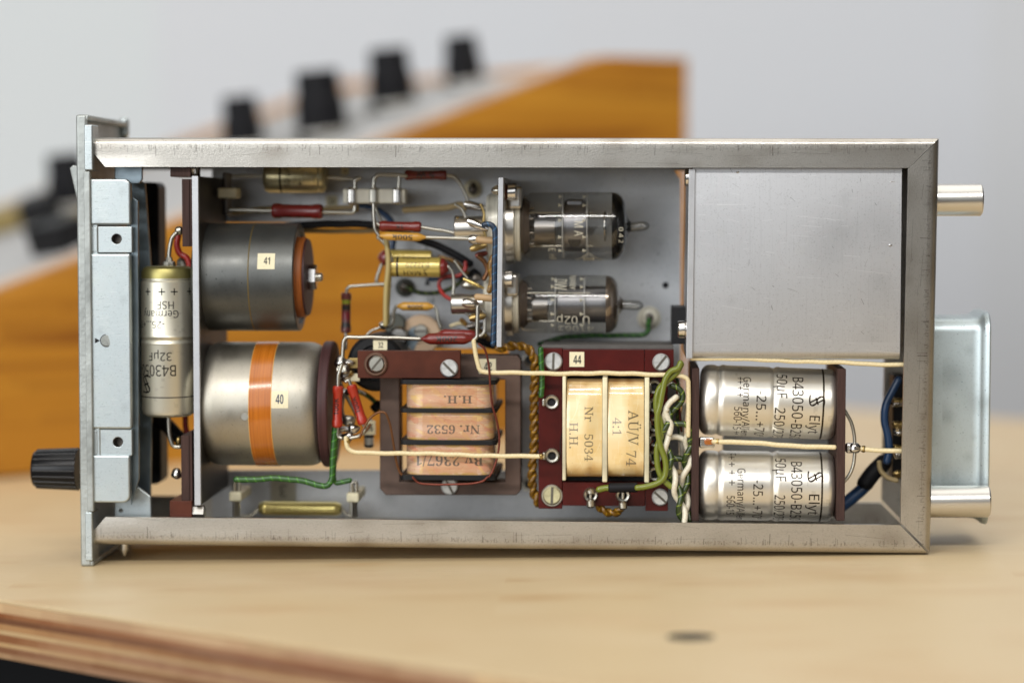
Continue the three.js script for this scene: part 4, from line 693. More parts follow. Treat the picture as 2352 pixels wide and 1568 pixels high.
// ---------------------------------------------------------------- vacuum tubes, plugged into the sockets
const glass = phy({ color: C(0.89, 0.885, 0.865), transmission: 1, roughness: 0.03, thickness: 0, ior: 1.5 });
const smoky = phy({ color: C(0.5, 0.47, 0.42), transmission: 1, roughness: 0.05, thickness: 0, ior: 1.5 });
const mica = phy({ color: C(0.8, 0.8, 0.78), transmission: 0.55, roughness: 0.5, thickness: 0 });
const getterMat = std({ color: C(0.035, 0.033, 0.032), metalness: 0.7, roughness: 0.25 });
const anodeMat = std({ color: C(0.22, 0.22, 0.235), metalness: 0.85, roughness: 0.36 });
function printPatch(parent, A, r, t0, t1, u0, u1, W, H, draw) {    // pale print on the glass, its canvas laid u across, v up
  const m = tex(canvas(W, H, (c) => { c.clearRect(0, 0, W, H); c.fillStyle = c.strokeStyle = 'rgba(216,210,190,0.85)'; draw(c, W, H); }), true, false);
  add(parent, 'print', curvedPatch(A, V(1, 0, 0), r, t0, t1, u0, u1), std({ map: m, transparent: true, roughness: 0.5 }));
}
function vacuumTube(lab, x0, x1, yc, rpx, xt0, xt1, z, gx, anode, micas, dark) {
  const A = P(x0, yc, z), k = K(z), r = rpx * k, X = (x) => P(x, yc, z).x - A.x, L = X(x1), g = X(gx);
  const t = root('vacuum_tube', lab, 'vacuum tube', A);
  const shoulder = (r0, from, to, rTip, off) => { const o = []; for (let i = 0; i <= 12; i++) { const q = i / 12 * Math.PI / 2; o.push([from + (to - from) * Math.sin(q) * 0.72, (r0 - rTip) * (0.42 + 0.58 * Math.cos(q)) + rTip + off]); } for (let i = 1; i <= 5; i++) { const q = i / 5; o.push([from + (to - from) * (0.72 + 0.28 * q), lerp((r0 - rTip) * 0.42, 0, Math.sqrt(q)) + rTip + off]); } return o; };
  const rt = 1.25, sh = shoulder(r, L - 2.6, X(xt0) - 0.2, rt, 0);
  add(t, 'glass_bulb', turned([[0.2, r * 0.55], [0.25, r * 0.8], [0.9, r * 0.9], [2.0, r * 0.95], [2.6, r], ...sh], A, V(1, 0, 0), 72, -Math.PI, Math.PI * 2, 1.2), glass, 'clear glass bulb');
  add(t, 'getter', turned(shoulder(r, L - 2.6, X(xt0) - 0.2, rt, -0.14).map(([a, b]) => [Math.max(a, g) - 0.1, b]).filter(([a], i, l) => !i || a > l[i - 1][0] + 0.001), A, V(1, 0, 0), 64), dark ? getterMat : phy({ color: C(0.3, 0.24, 0.19), metalness: 0.75, roughness: 0.22, transmission: 0.3, thickness: 0 }), dark ? 'shiny black getter film in the top of the bulb' : 'brownish see-through getter film in the top of the bulb');
  const tip = P(xt0, yc + 2, z), tipe = P(xt1, yc + (dark ? -2 : 4), z);
  add(t, 'glass_tip', turned([[-0.4, rt], [0.5, rt * 0.9], [1.8, rt * 1.0], [tip.distanceTo(tipe) - 1.2, rt * 0.92], [tip.distanceTo(tipe) - 0.4, rt * 0.6], [tip.distanceTo(tipe), 0.05]], tip, tipe.clone().sub(tip), 28, -Math.PI, Math.PI * 2, 1.5), phy({ color: C(0.72, 0.72, 0.7), transmission: 1, roughness: 0.02, thickness: 0, ior: 1.8 }));
  add(t, 'base_glass', turned([[0.1, 0], [0.15, r * 0.78], [1.2, r * 0.86], [2.4, r * 0.7], [2.4, 0]], A, V(1, 0, 0), 40), phy({ color: C(0.22, 0.17, 0.14), transmission: 0.5, roughness: 0.25, thickness: 0 }));
  const ra = anode[2] * k, an = add(t, 'anode', turned([[0, 0], [0, ra], [X(anode[1]) - X(anode[0]), ra], [X(anode[1]) - X(anode[0]), 0]], A.clone().add(V(X(anode[0]), 0, 0)), V(1, 0, 0), 48), anodeMat);
  for (const x of micas) add(t, 'mica_disc', turned([[0, 0], [0, r * 0.93], [0.22, r * 0.93], [0.22, 0]], A.clone().add(V(X(x), 0, 0)), V(1, 0, 0), 40), mica);
  for (const x of micas) for (let i = 0; i < 5; i++) { const q = -0.9 + i * 0.55, p = A.clone().add(V(X(x), Math.sin(q) * r * 0.9, Math.cos(q) * r * 0.9)); add(t, 'mica_point', turned([[0, 0.5], [0.9, 0.02]], p.clone().add(V(-0.9, 0, 0)), V(1, 0, 0), 8), M.ceramic); }
  for (const [dy, dz] of [[0.5, 0.7], [-0.72, 0.3]]) add(t, 'support_rod', cyl(A.clone().add(V(2, dy * r * 0.8, dz * r * 0.8)), A.clone().add(V(X(micas[1]) + 1.5, dy * r * 0.8, dz * r * 0.8)), 0.13, 0.03, 8), M.tinned);
  for (let i = 0; i < 7; i++) { const a = i / 9 * Math.PI * 2 + 0.5; add(t, 'pin', cyl(A.clone().add(V(-1.6, Math.cos(a) * r * 0.6, Math.sin(a) * r * 0.6)), A.clone().add(V(3.4, Math.cos(a) * r * 0.6, Math.sin(a) * r * 0.6)), 0.3, 0.1, 8), M.darkMetal); }
  add(t, 'stem_dark_filler', turned([[0, 0], [0, r * 0.5], [X(micas[0]) - 5.4, r * 0.44], [X(micas[0]) - 5.4, 0]], A.clone().add(V(3.6, -r * 0.12, 0.5)), V(1, 0, 0), 32), M.darkMetal);  // dark cylinder added for the dark reflections around the stem
  add(t, 'getter_ring', new THREE.TorusGeometry(r * 0.42, 0.22, 8, 32).rotateY(Math.PI / 2).translate(A.x + X(gx) - 1.2, A.y, A.z + 1), M.polished);
  return { t, A, r, X, an, ra };
}
{
  const a = vacuumTube('upper glass vacuum tube with black top and a diamond-shaped emblem near its lower edge', 1195, 1432, 519.5, 78, 1452, 1493, -20, 1401, [1297, 1346, 58], [1293, 1348], true);
  const sgn = 0; const hx = P(1321, 553, -20).x - a.A.x;
  add(a.an, 'anode_hole', cyl(a.A.clone().add(V(hx, -a.ra * 0.55, a.ra * 0.75)), a.A.clone().add(V(hx, -a.ra * 0.57, a.ra * 0.85)), 1.55, 0.02, 24), M.black);
  add(a.t, 'shield_plate', [box(V(a.A.x + a.X(1321), a.A.y + 1.6, a.A.z - 0.5), a.X(1346) - a.X(1300) - 0.4, a.ra * 1.6, a.ra * 1.2, 0.8)], anodeMat);
  printPatch(a.t, a.A, a.r + 0.03, a.X(1306), a.X(1420), 0.42, 0.62, 300, 256, (c, W, H) => { put(c, 'M A', W * 0.44, H * 0.78, 62, 0, 'sans-serif'); });
  printPatch(a.t, a.A, a.r + 0.03, a.X(1256), a.X(1284), 0.595, 0.76, 400, 160, (c, W, H) => { put(c, 'E HF 8', W * 0.5, H * 0.5, 130, 0, 'sans-serif'); });
  printPatch(a.t, a.A, a.r + 0.03, a.X(1320), a.X(1386), 0.632, 0.79, 480, 400, (c, W, H) => {
    c.save(); c.translate(W * 0.5, H * 0.5); c.rotate(Math.PI / 2); c.lineWidth = 11; c.beginPath(); c.moveTo(0, -225); c.lineTo(190, 0); c.lineTo(0, 225); c.lineTo(-190, 0); c.closePath(); c.stroke(); c.lineWidth = 7; c.beginPath(); c.moveTo(0, -180); c.lineTo(150, 0); c.lineTo(0, 180); c.lineTo(-150, 0); c.closePath(); c.stroke(); c.fillRect(-80, -95, 160, 190); c.fillStyle = '#3a352c'; c.font = 'bold 58px sans-serif'; c.textAlign = 'center'; c.scale(0.9, 1); c.fillText('TELE', 0, -35); c.fillText('FUN', 0, 25); c.fillText('KEN', 0, 85); c.restore();
  });
  printPatch(a.t, a.A, a.r - 0.6, a.X(1416), a.X(1438), 0.47, 0.62, 160, 64, (c, W, H) => put(c, '0 4 2', W * 0.5, H * 0.5, 42));
  const b = vacuumTube('lower glass vacuum tube printed 41063 with a smoky brown top', 1190, 1418, 698, 66.5, 1434, 1479, -20, 1372, [1282, 1396, 42], [1276, 1342], false);
  printPatch(b.t, b.A, b.r + 0.03, b.X(1255), b.X(1375), 0.55, 0.69, 348, 720, (c, W, H) => { put(c, 'U 02p', W * 0.25, H * 0.47, 175, 90, 'sans-serif', undefined, 1.02); put(c, '41063', W * 0.72, H * 0.43, 185, 90, 'sans-serif', undefined, 0.98); });
  printPatch(b.t, b.A, b.r + 0.03, b.X(1266), b.X(1332), 0.22, 0.42, 420, 200, (c, W, H) => { put(c, 'GERMANY', W * 0.5, H * 0.24, 60, 0, 'sans-serif', undefined, 1.4); put(c, 'DW', W * 0.76, H * 0.66, 120, 0, 'sans-serif', undefined, 0.95); });
}

// ---------------------------------------------------------------- screws
function slotScrew(parent, x, y, z, rpx, ang, mat, lab, sub = 'screw') {
  const p = P(x, y, z), r = rpx * K(z);
  const s = add(parent, sub, turned([[-1.6, 0], [-1.6, r], [-0.35, r], [0, r - 0.3], [0.03, 0]], p, V(0, 0, 1), 36), mat, lab);
  const g = new THREE.BoxGeometry(r * 1.9, r * 0.27, 0.12).rotateZ(ang * Math.PI / 180).translate(p.x, p.y, p.z + 0.02);
  add(s, 'slot', g, M.slot); return s;
}
M.slot = std({ color: C(0.13, 0.12, 0.10), metalness: 0.6, roughness: 0.5 });
M.zincScrew = std({ color: C(0.72, 0.73, 0.72), metalness: 0.55, roughness: 0.42, map: texCloud });
M.yellowScrew = std({ color: C(0.66, 0.62, 0.38), metalness: 0.5, roughness: 0.45, map: texCloud });

// ---------------------------------------------------------------- bracket with the dark round control behind it
{
  const br = add(mod, 'bracket_bar', boxP(821, 1057, 806, 868, -5, 3, 0.15), M.phenolic, 'red-brown bar with two screws over the black round control');
  slotScrew(br, 1031, 846, -4.1, 20.5, -45, M.zincScrew, 'pale slotted screw at the right end');
  add(br, 'collar', turned([[-1, 1.7], [-1, 2.75], [0.5, 2.75], [0.75, 2.5], [0.75, 2.15], [0.3, 2.1]], P(863, 836, -5), V(0, 0, 1), 36), std({ color: C(0.16, 0.09, 0.06), metalness: 0.5, roughness: 0.4 }));
  slotScrew(br, 864, 836, -3.9, 19, 50, M.tinned, 'worn slotted screw inside a brown collar');
  const pc = P(862, 834, -14), pr = 66 * K(-14);
  const pot = add(mod, 'round_control', turned([[-16, 0], [-16, pr], [-1, pr], [0, pr - 0.8], [0.2, pr - 2.4], [-0.4, pr - 2.8], [-0.4, 0]], pc, V(0, 0, 1), 56), M.black, 'dusty black round control under the red-brown bar');
  add(pot, 'control_tag', [boxP(800, 824, 822, 846, -9, 0.8, 0.2)], M.brassLug); add(pot, 'control_tag', [boxP(804, 826, 858, 876, -9, 0.8, 0.2)], M.cream);
  add(mod, 'solder_terminal', [blobP(784, 832, -8, 16, 13, 12, 21), blobP(800, 833, -8.3, 12, 9, 8, 22)], M.solder, 'shiny solder ball at the left of the red-brown bar');
  add(mod, 'solder_terminal', [blobP(800, 857, -9, 14, 9, 9, 23), blobP(792, 850, -11, 12, 10, 9, 24)], M.brassLug, 'brown soldered lug under the shiny solder ball');
  tag(mod, '32', 857, 889, 781, 803, -8.6);
  add(mod, 'solder_terminal', [blobP(848, 785, -16, 12, 9, 9, 25), blobP(826, 800, -17, 12, 14, 10, 26)], M.tinned, 'dull tags at the top of the round control');
  resistor('', [776, 886], [774, 981], -5, 12.5, 'dumbbell', brightPrint('100K'), [[[776, 888], [776, 862], [784, 838]], [[774, 979], [775, 1003], [784, 1006]]], 'upright bright red resistor marked 100K beside the silver can', 0.42);
  resistor('', [806, 884], [834, 974], -6, 12, 'dumbbell', brightPrint('100K'), [[[806, 886], [800, 872], [794, 876]], [[833, 972], [840, 986], [826, 1002], [805, 1006]]], 'leaning bright red resistor marked 100K', 0.42);
  add(mod, 'wire', stiff([[793, 905], [812, 940], [820, 958]], -13, 0.42), M.tinned, 'bare lead behind the leaning resistor');
  // tiny glass diode with tag
  const dz = -20, d = add(mod, 'diode', cyl(P(847, 1028, dz), P(847, 962, dz), 11.5 * K(dz), 0.5), phy({ color: C(0.6, 0.58, 0.52), roughness: 0.15, metalness: 0.4, clearcoat: 1 }), 'small glass diode tagged 16');
  add(d, 'band', [cyl(P(847, 1028, dz), P(847, 1017, dz), 11.8 * K(dz), 0.4), cyl(P(847, 1005, dz), P(847, 998, dz), 11.8 * K(dz), 0.1)], M.black);
  tag(d, '16', 834, 862, 966, 998, dz + 1.4, 0);
  add(mod, 'wire', wire([[820, 898], [838, 905], [858, 920], [868, 935]], -24, 0.6), M.greenWire, 'short green wire behind the leaning resistor');
  add(mod, 'wire_sleeve', cyl(P(858, 925, -24), P(872, 942, -24), 1.5, 0.4), M.rubber, 'black sleeve on the short green wire');
}

// ---------------------------------------------------------------- transformer with three orange windings
{
  const z = -13, t = add(mod, 'transformer', plate(PP([[872, 822], [872, 1122], [886, 1137], [1186, 1137], [1196, 1127], [1196, 826], [1188, 816], [880, 816]], z), z, 7, 0.25, [rectHole(P(918, 1106, z), P(1160, 872, z))], 40), M.laminate, 'brown laminated transformer with three glossy orange windings, tagged 42');
  slotScrew(t, 1032, 1117, -12.2, 20, 118, M.zincScrew, 'slotted screw below the windings');
  tag(t, '42', 1100, 1139, 824, 858, -12.8);
  const a = P(919, 1000, -3), b = P(1141, 1000, -3), pts = (x0, x1, z0, z1, r) => roundRect(x0, x1, -z1, -z0, r).map((p) => V(p.x, 0, -p.y));
  for (const [y, h] of [[873, 10], [938, 10], [1011, 11], [1091, 12]]) add(t, 'bobbin_flange', flat(pts(a.x, b.x, -30, -2.2, 1.4), P(1000, y, -2.2).y, h * 0.1, 0.1), M.black);
  const txts = [['H.H.', 0.6, 0.62], ['Nr. 6532', 0.55, 0.6], ['Bv.2367/1', 0.5, 0.5]];
  [[880, 940], [945, 1013], [1019, 1094]].forEach(([y0, y1], i) => {
    const zf = -2.9 + (i === 1 ? -0.3 : 0), p0 = P(930, y1, zf), p1 = P(1132, y0, zf), W = 768, H = 256;
    const map = tex(canvas(W, H, (c) => {
      const R = rng(60 + i); c.fillStyle = '#d8b698'; c.fillRect(0, 0, W, H);
      for (let j = 0; j < 160; j++) { c.fillStyle = ['rgba(216,128,98,0.16)', 'rgba(240,218,165,0.34)', 'rgba(222,140,120,0.18)'][j % 3]; c.fillRect(R() * W - 60, R() * H, 60 + R() * 300, 2 + R() * 12); }
      for (let j = 0; j < 26; j++) { c.fillStyle = ['rgba(232,196,116,0.55)', 'rgba(222,140,110,0.35)'][j % 2]; c.beginPath(); c.ellipse(R() * W, R() * H, 15 + R() * 60, 8 + R() * 24, R(), 0, 7); c.fill(); }
      c.fillStyle = 'rgba(205,156,116,0.6)'; c.fillRect(W * 0.2, H * 0.18, W * 0.62, H * 0.72);
      for (let j = 0; j < 30; j++) { c.strokeStyle = 'rgba(120,60,25,0.3)'; c.lineWidth = 1 + R() * 2; const x = R() * W, y = R() * H; c.beginPath(); c.moveTo(x, y); c.lineTo(x + 30 * (R() - 0.5), y + 40 * (R() - 0.5)); c.stroke(); }
      for (let j = 0; j < 70; j++) { c.strokeStyle = ['rgba(245,228,180,0.5)', 'rgba(150,80,50,0.28)', 'rgba(205,120,100,0.4)'][j % 3]; c.lineWidth = 1 + R() * 3; let x = R() * W, y = R() * H; c.beginPath(); c.moveTo(x, y); for (let q = 0; q < 4; q++) { x += (R() - 0.3) * 50; y += (R() - 0.5) * 26; c.lineTo(x, y); } c.stroke(); }
      for (let j = 0; j < 40; j++) { c.fillStyle = 'rgba(196,160,80,0.35)'; const e = j % 2 ? R() * 22 : H - R() * 22; c.beginPath(); c.ellipse(R() * W, e, 20 + R() * 50, 6 + R() * 12, 0, 0, 7); c.fill(); }
      c.fillStyle = 'rgba(70,68,60,0.72)'; put(c, txts[i][0], W * txts[i][1], H * txts[i][2], i === 2 ? 118 : 104, 180, 'serif', undefined, 1.1, true);
    }), true, false);
    const g = flat(pts(p0.x, p1.x, -29, zf, 4.2), p1.y, p1.y - p0.y, 0.45), p = g.attributes.position, uv = g.attributes.uv;
    for (let q = 0; q < p.count; q++) uv.setXY(q, Math.min(1, Math.max(0, (p.getX(q) - p0.x) / (p1.x - p0.x))), (p.getY(q) - p0.y) / (p1.y - p0.y));
    add(t, 'winding', g, phy({ map, color: C(0.9, 0.86, 0.86), roughness: 0.32, clearcoat: 0.9, clearcoatRoughness: 0.08, bumpMap: texSoft, bumpScale: 0.0006 }), ['top winding stamped H.H. upside down', 'middle winding stamped Nr. 6532 upside down', 'bottom winding stamped Bv.2367/1 upside down'][i]);
  });
  add(t, 'core', [boxP(955, 1105, 884, 1090, -6, 20, 0.3)], M.laminate);
  add(t, 'enamel_wire', wire([[1100, 790], [1112, 800], [1122, 835], [1125, 872], [1127, 900], [1132, 935], [1142, 970], [1147, 1010], [1142, 1050], [1132, 1080], [1123, 1095]], -1.4, 0.26), M.enamel);
  add(t, 'enamel_wire', wire([[948, 1096], [960, 1108], [990, 1112], [1040, 1112], [1085, 1110], [1110, 1104], [1120, 1095]], -1.2, 0.26), M.enamel);
  add(t, 'enamel_wire', wire([[826, 1004], [838, 978], [852, 958], [872, 946], [884, 948], [894, 970], [902, 1010], [910, 1060], [918, 1084], [926, 1094]], -3, 0.28), M.brownEnamel);
}

// ---------------------------------------------------------------- dark red transformer with two yellow windings
{
  const z = -7, t = add(mod, 'transformer', [boxP(1237, 1292, 800, 1168, z, 14, 0.15), boxP(1292.5, 1480, 803, 861, z + 0.3, 14, 0.12), boxP(1292.5, 1482, 1108, 1161, z + 0.3, 9, 0.12), boxP(1480.5, 1548, 803, 861, z, 14, 0.15), boxP(1482.5, 1535, 1112, 1173, z, 12, 0.15), boxP(1488, 1534, 862, 1111, z - 2, 10, 0.15)], M.redPhenolic, 'dark red transformer frame with two glossy yellow windings, tagged 44');
  add(t, 'core', boxP(1296, 1490, 862, 1108, -10, 18, 0.3), M.black); add(t, 'core_edge', boxP(1244, 1547, 792.5, 803, -10, 16, 0.2), std({ color: C(0.13, 0.12, 0.11), roughness: 0.8, map: texCloud }));
  slotScrew(t, 1271, 830, -6, 20.5, 88, M.zincScrew, 'dusty slotted screw at the top left corner');
  slotScrew(t, 1519, 832, -6, 20, 52, M.zincScrew, 'clean slotted screw at the top right corner');
  slotScrew(t, 1268, 1138, -6, 21, 88, M.yellowScrew, 'yellowish slotted screw at the bottom left corner');
  slotScrew(t, 1517, 1142, -6, 19.5, -42, M.zincScrew, 'clean slotted screw at the bottom right corner');
  add(t, 'collar', turned([[-1, 2.1], [-1, 2.6], [0.2, 2.6], [0.4, 2.4], [0.4, 2.15]], P(1268, 1138, -7), V(0, 0, 1), 36), M.tinned);
  tag(t, '44', 1308, 1342, 808, 842, -6.5);
  const yz = (y0, y1, z0, z1, r, x0, x1, sub = 0) => { let o = roundRect(z0, z1, y0, y1, r); if (sub) { const q = []; o.forEach((p, i) => { const n = o[(i + 1) % o.length], k = p.distanceTo(n) > 5 && p.x > z1 - 0.1 ? sub : 1; for (let j = 0; j < k; j++) q.push(p.clone().lerp(n, j / k)); }); o = q; } const g = plate(o, 0, x1 - x0, Math.min(0.25, (x1 - x0) / 4), [], 40); g.rotateY(-Math.PI / 2); g.computeBoundingBox(); return g.translate(x0 - g.boundingBox.min.x, 0, 0); };
  for (const [xa, xb, ya, yb, zz] of [[1292, 1300, 864, 1104, -1.4], [1384, 1395.5, 866, 1107, -1.2], [1481, 1492, 866, 1108, -1.4]]) {
    add(t, 'bobbin_flange', yz(P(1300, yb, zz).y, P(1300, ya, zz).y, -14, zz, 0.4, P(xa, 900, zz).x, P(xb, 900, zz).x), M.cream);
  }
  [[1301, 1384, [['Nr', 0.34, 0.62, 84], ['5034', 0.68, 0.62, 84], ['H.H.', 0.56, 0.2, 84]]], [1396, 1480, [['AÜ/V', 0.48, 0.70, 98], ['74', 0.79, 0.64, 98], ['4:1', 0.47, 0.25, 88]]]].forEach(([xa, xb, tx], i) => {
    const zz = -2.1, p0 = P(xa, 1098, zz), p1 = P(xb, 874, zz), W = 256, H = 704;
    const map = tex(canvas(W, H, (c) => {
      const R = rng(80 + i); c.fillStyle = '#e8cd97'; c.fillRect(0, 0, W, H); for (let j = 0; j < 9; j++) { const x = R() * W, y = j % 2 ? R() * 90 : H - R() * 110, r = 20 + R() * 70, g = c.createRadialGradient(x, y, 0, x, y, r); g.addColorStop(0, 'rgba(150,95,30,0.28)'); g.addColorStop(1, 'rgba(150,95,30,0)'); c.fillStyle = g; c.fillRect(x - r, y - r, 2 * r, 2 * r); }
      for (let j = 0; j < 7; j++) { c.strokeStyle = 'rgba(255,248,225,0.5)'; c.lineWidth = 1 + R() * 2; const x = R() * W, y = R() * H; c.beginPath(); c.moveTo(x, y); c.quadraticCurveTo(x + 60 * (R() - 0.5), y + 80, x + 120 * (R() - 0.5), y + 160); c.stroke(); }
      for (let j = 0; j < 60; j++) { c.fillStyle = R() < 0.5 ? 'rgba(225,170,80,0.10)' : 'rgba(250,232,190,0.12)'; c.fillRect(R() * W, R() * H, 20 + R() * 120, 10 + R() * 80); }
      c.fillStyle = 'rgba(150,95,25,0.25)'; c.fillRect(0, 0, W, 18); c.fillRect(0, H - 24, W, 24);
      for (let j = 0; j < 14; j++) { c.fillStyle = 'rgba(90,50,15,0.5)'; c.fillRect(R() * W, R() * H, 3, 3); }
      c.fillStyle = 'rgba(88,80,62,0.85)'; for (const [s, v, u, sz] of tx) put(c, s, W * u, H * v, sz, 90, 'serif', undefined, 1.08);
    }), true, false);
    const g = yz(p0.y, p1.y, -13, zz, [0.5, 3.6, 3.6, 0.5], p0.x, p1.x, 14), p = g.attributes.position, uv = g.attributes.uv;
    for (let q = 0; q < p.count; q++) uv.setXY(q, (p.getX(q) - p0.x) / (p1.x - p0.x), (p.getY(q) - p0.y) / (p1.y - p0.y));
    // the wrap is slightly dented, as tape over wire is
    const pa = g.attributes.position; for (let q = 0; q < pa.count; q++) if (pa.getZ(q) > -3) { const yy = (pa.getY(q) - p0.y) / (p1.y - p0.y); pa.setZ(q, pa.getZ(q) - 0.12 * Math.sin(yy * 9 + i) - 5.2 * (yy - 0.42) ** 2 + 0.9); } g.deleteAttribute('normal'); g.computeVertexNormals(); { const h = toCreasedNormals(g, 0.6); g.setAttribute('normal', h.attributes.normal); }
    add(t, 'winding', g, phy({ map, roughness: 0.3, clearcoat: 0.9, clearcoatRoughness: 0.05, bumpMap: texSoft, bumpScale: 0.0009 }), i ? 'right winding stamped AÜ/V 74 and 4:1' : 'left winding stamped Nr 5034 and H.H.');
  });
  const eyelet = (x, y, zz, lug) => {
    const e = add(t, 'eyelet', turned([[-0.8, 0.75], [-0.8, 1.7], [0.4, 1.7], [0.7, 1.45], [0.6, 1.0], [-0.4, 0.75]], P(x, y, zz), V(0, 0, 1), 24), M.tinned);
    add(e, 'eyelet_bore', cyl(P(x, y, zz - 0.6), P(x, y, zz - 0.2), 0.8, 0.05, 16), M.black);
    add(e, 'tag', new RoundedBoxGeometry(0.7, 1.8, 1.8, 2, 0.3).translate(P(x + lug, y, zz).x, P(x, y, zz).y, zz + 0.6), M.tinned);
  };
  eyelet(1267, 923, -6.6, -18); eyelet(1268, 1046, -6.6, -18); eyelet(1357, 1136, -6.2, 0); eyelet(1431, 1137, -6.2, 0);
  for (const y of [888, 930, 975, 1010, 1050, 1088]) eyelet(1504, y, -8.4, -10);
  for (const [x, y] of [[1357, 1156], [1431, 1160]]) add(t, 'soldered_tag', [cyl(P(x, y - 10, -4.6), P(x, y + 10, -4.6), 1.0, 0.4, 16)], M.tinned);
  add(t, 'soldered_tag', [cyl(P(1357, 1122, -4.4), P(1357, 1136, -4.4), 1.1, 0.4, 16)], M.tinned);
  add(t, 'fine_wire', wire([[1310, 905], [1298, 920], [1294, 950]], -5.4, 0.12), M.black); add(t, 'fine_wire', wire([[1308, 975], [1290, 1000], [1287, 1045]], -5.4, 0.12), M.black);
}

// ---------------------------------------------------------------- long wires
add(mod, 'wire', stiff([[794, 1006], [797, 1030], [812, 1038], [1000, 1043], [1246, 1048]], -1.0, 0.55, 1.6), M.creamWire, 'long cream wire crossing in front of the orange windings');
add(mod, 'wire', stiff([[1088, 784], [1093, 820], [1102, 852], [1118, 856], [1350, 857], [1568, 861], [1582, 870], [1581, 1000]], -2.2, 0.55, 1.6), M.creamWire, 'long cream wire over the dark red transformer');
add(mod, 'wire', wire([[1590, 823], [1720, 825], [1900, 831], [2010, 837], [2075, 837]], -3.4, 0.55), M.creamWire, 'cream wire running along the foot of the screening box');
add(mod, 'wire', stiff([[769, 982], [767, 1020], [763, 1100], [752, 1116], [736, 1115], [690, 1104], [633, 1098], [590, 1101], [542, 1101]], -5, 0.72, 2), M.greenWire, 'green cloth-covered wire running down beside the disc and along the bottom');
add(mod, 'wire', stiff([[772, 1000], [766, 1090], [768, 1110], [785, 1107], [803, 1103]], -6.5, 0.6, 1.5), M.greenWire, 'short green wire to the lower right tag post');
add(mod, 'wire', wire([[1242, 802], [1244, 840], [1245, 880], [1243, 908]], -5, 0.65), M.greenWire, 'short green wire at the left edge of the dark red transformer');
add(mod, 'wire', wire([[1240, 790], [1290, 775], [1380, 771], [1450, 769], [1486, 764], [1490, 735]], -30, 0.62), M.greenWire, 'green wire under the lower vacuum tube to the white insulated post');
{
  const g = twisted([[1142, 800], [1180, 794], [1212, 800], [1228, 825], [1226, 900], [1228, 1000], [1222, 1080], [1226, 1130], [1238, 1158]], -13, 0.62, 4.6, 0.55);
  g.forEach((x, i) => add(mod, 'twisted_wire', x, M.goldWire, i ? 'second strand of the mustard twisted pair' : 'mustard cloth-covered wire twisted with its twin beside the transformers'));
  const g2 = twisted([[1372, 1160], [1390, 1174], [1412, 1178], [1428, 1168]], -8, 0.55, 4.2, 0.5);
  g2.forEach((x) => add(mod, 'twisted_wire', x, M.goldWire, 'short mustard strand under the two lower eyelets'));
  const q = (l) => l.map(([x, y]) => [1469.6 + 0.2856 * x, 769.3 + 0.2856 * y]);
  add(mod, 'wire', wire(q([[328, 225], [310, 265], [250, 290], [205, 350], [180, 450], [162, 560], [146, 640], [150, 760], [170, 900], [203, 1010], [207, 1080], [190, 1150], [150, 1185], [60, 1215], [-20, 1228]]), -0.6, 0.7), M.olive, 'olive green wire looping down to the black sleeve');
  add(mod, 'wire', wire(q([[335, 235], [300, 300], [225, 365], [158, 425], [132, 520], [140, 610], [172, 700], [180, 780], [140, 900], [136, 1000], [150, 1090], [190, 1165], [250, 1218]]), -1.6, 0.7), M.olive, 'second olive green wire twisted round the first');
  add(mod, 'wire_sleeve', cyl(P(1398, 1120, -2), P(1465, 1119, -1.6), 1.15, 0.25, 20), M.rubber, 'black sleeve on the olive green wire');
  add(mod, 'wire', wire([[1376, 1124], [1388, 1121], [1400, 1120]], -2, 0.75), M.olive, 'bare end of the olive wire at the lower eyelet');
  const tw = (list, z, labs) => twisted(q(list), z, 0.68, 9.0, 0.7, 0.4).forEach((x, i) => add(mod, 'twisted_wire', x, i ? M.darkGreenWire : M.whiteWire, labs[i]));
  tw([[225, 600], [215, 700], [205, 850], [235, 1000], [262, 1120], [290, 1230], [325, 1350], [345, 1450], [360, 1500]], -2, ['cream strand of the left cream and green twisted pair', 'green strand of the left cream and green twisted pair']);
  tw([[395, 800], [392, 900], [385, 1000], [372, 1100], [362, 1200], [365, 1300], [375, 1420], [380, 1490]], -4, ['cream strand of the right cream and green twisted pair', 'green strand of the right cream and green twisted pair']);
  add(mod, 'wire', wire(q([[262, 408], [315, 430], [348, 480], [335, 540], [280, 600], [235, 650]]), -3, 0.68), M.darkGreenWire, 'green braided wire end bending out of the left twisted pair');
  add(mod, 'wire', wire(q([[292, 500], [240, 545], [208, 605], [222, 660], [250, 720], [240, 790]]), -1.6, 0.7), M.whiteWire, 'cream wire end bending out of the left twisted pair');
  add(mod, 'wire', stiff(q([[262, 716], [300, 712], [370, 716], [402, 750], [405, 860]]), -3, 0.68, 2), M.darkGreenWire, 'green braided wire end of the right twisted pair');
  add(mod, 'wire', stiff(q([[250, 822], [300, 815], [360, 835], [395, 890], [405, 990]]), -4.6, 0.68, 2), M.whiteWire, 'cream wire end of the right twisted pair');
  add(mod, 'wire', wire(q([[262, 998], [310, 992], [350, 1000]]), -5, 0.75), M.darkGreenWire, 'short green braided wire between tag and twisted pair');
  add(mod, 'wire', wire(q([[270, 1105], [320, 1104], [345, 1108]]), -6, 0.7), M.tanSleeve, 'short tan wire between tag and twisted pair');
}

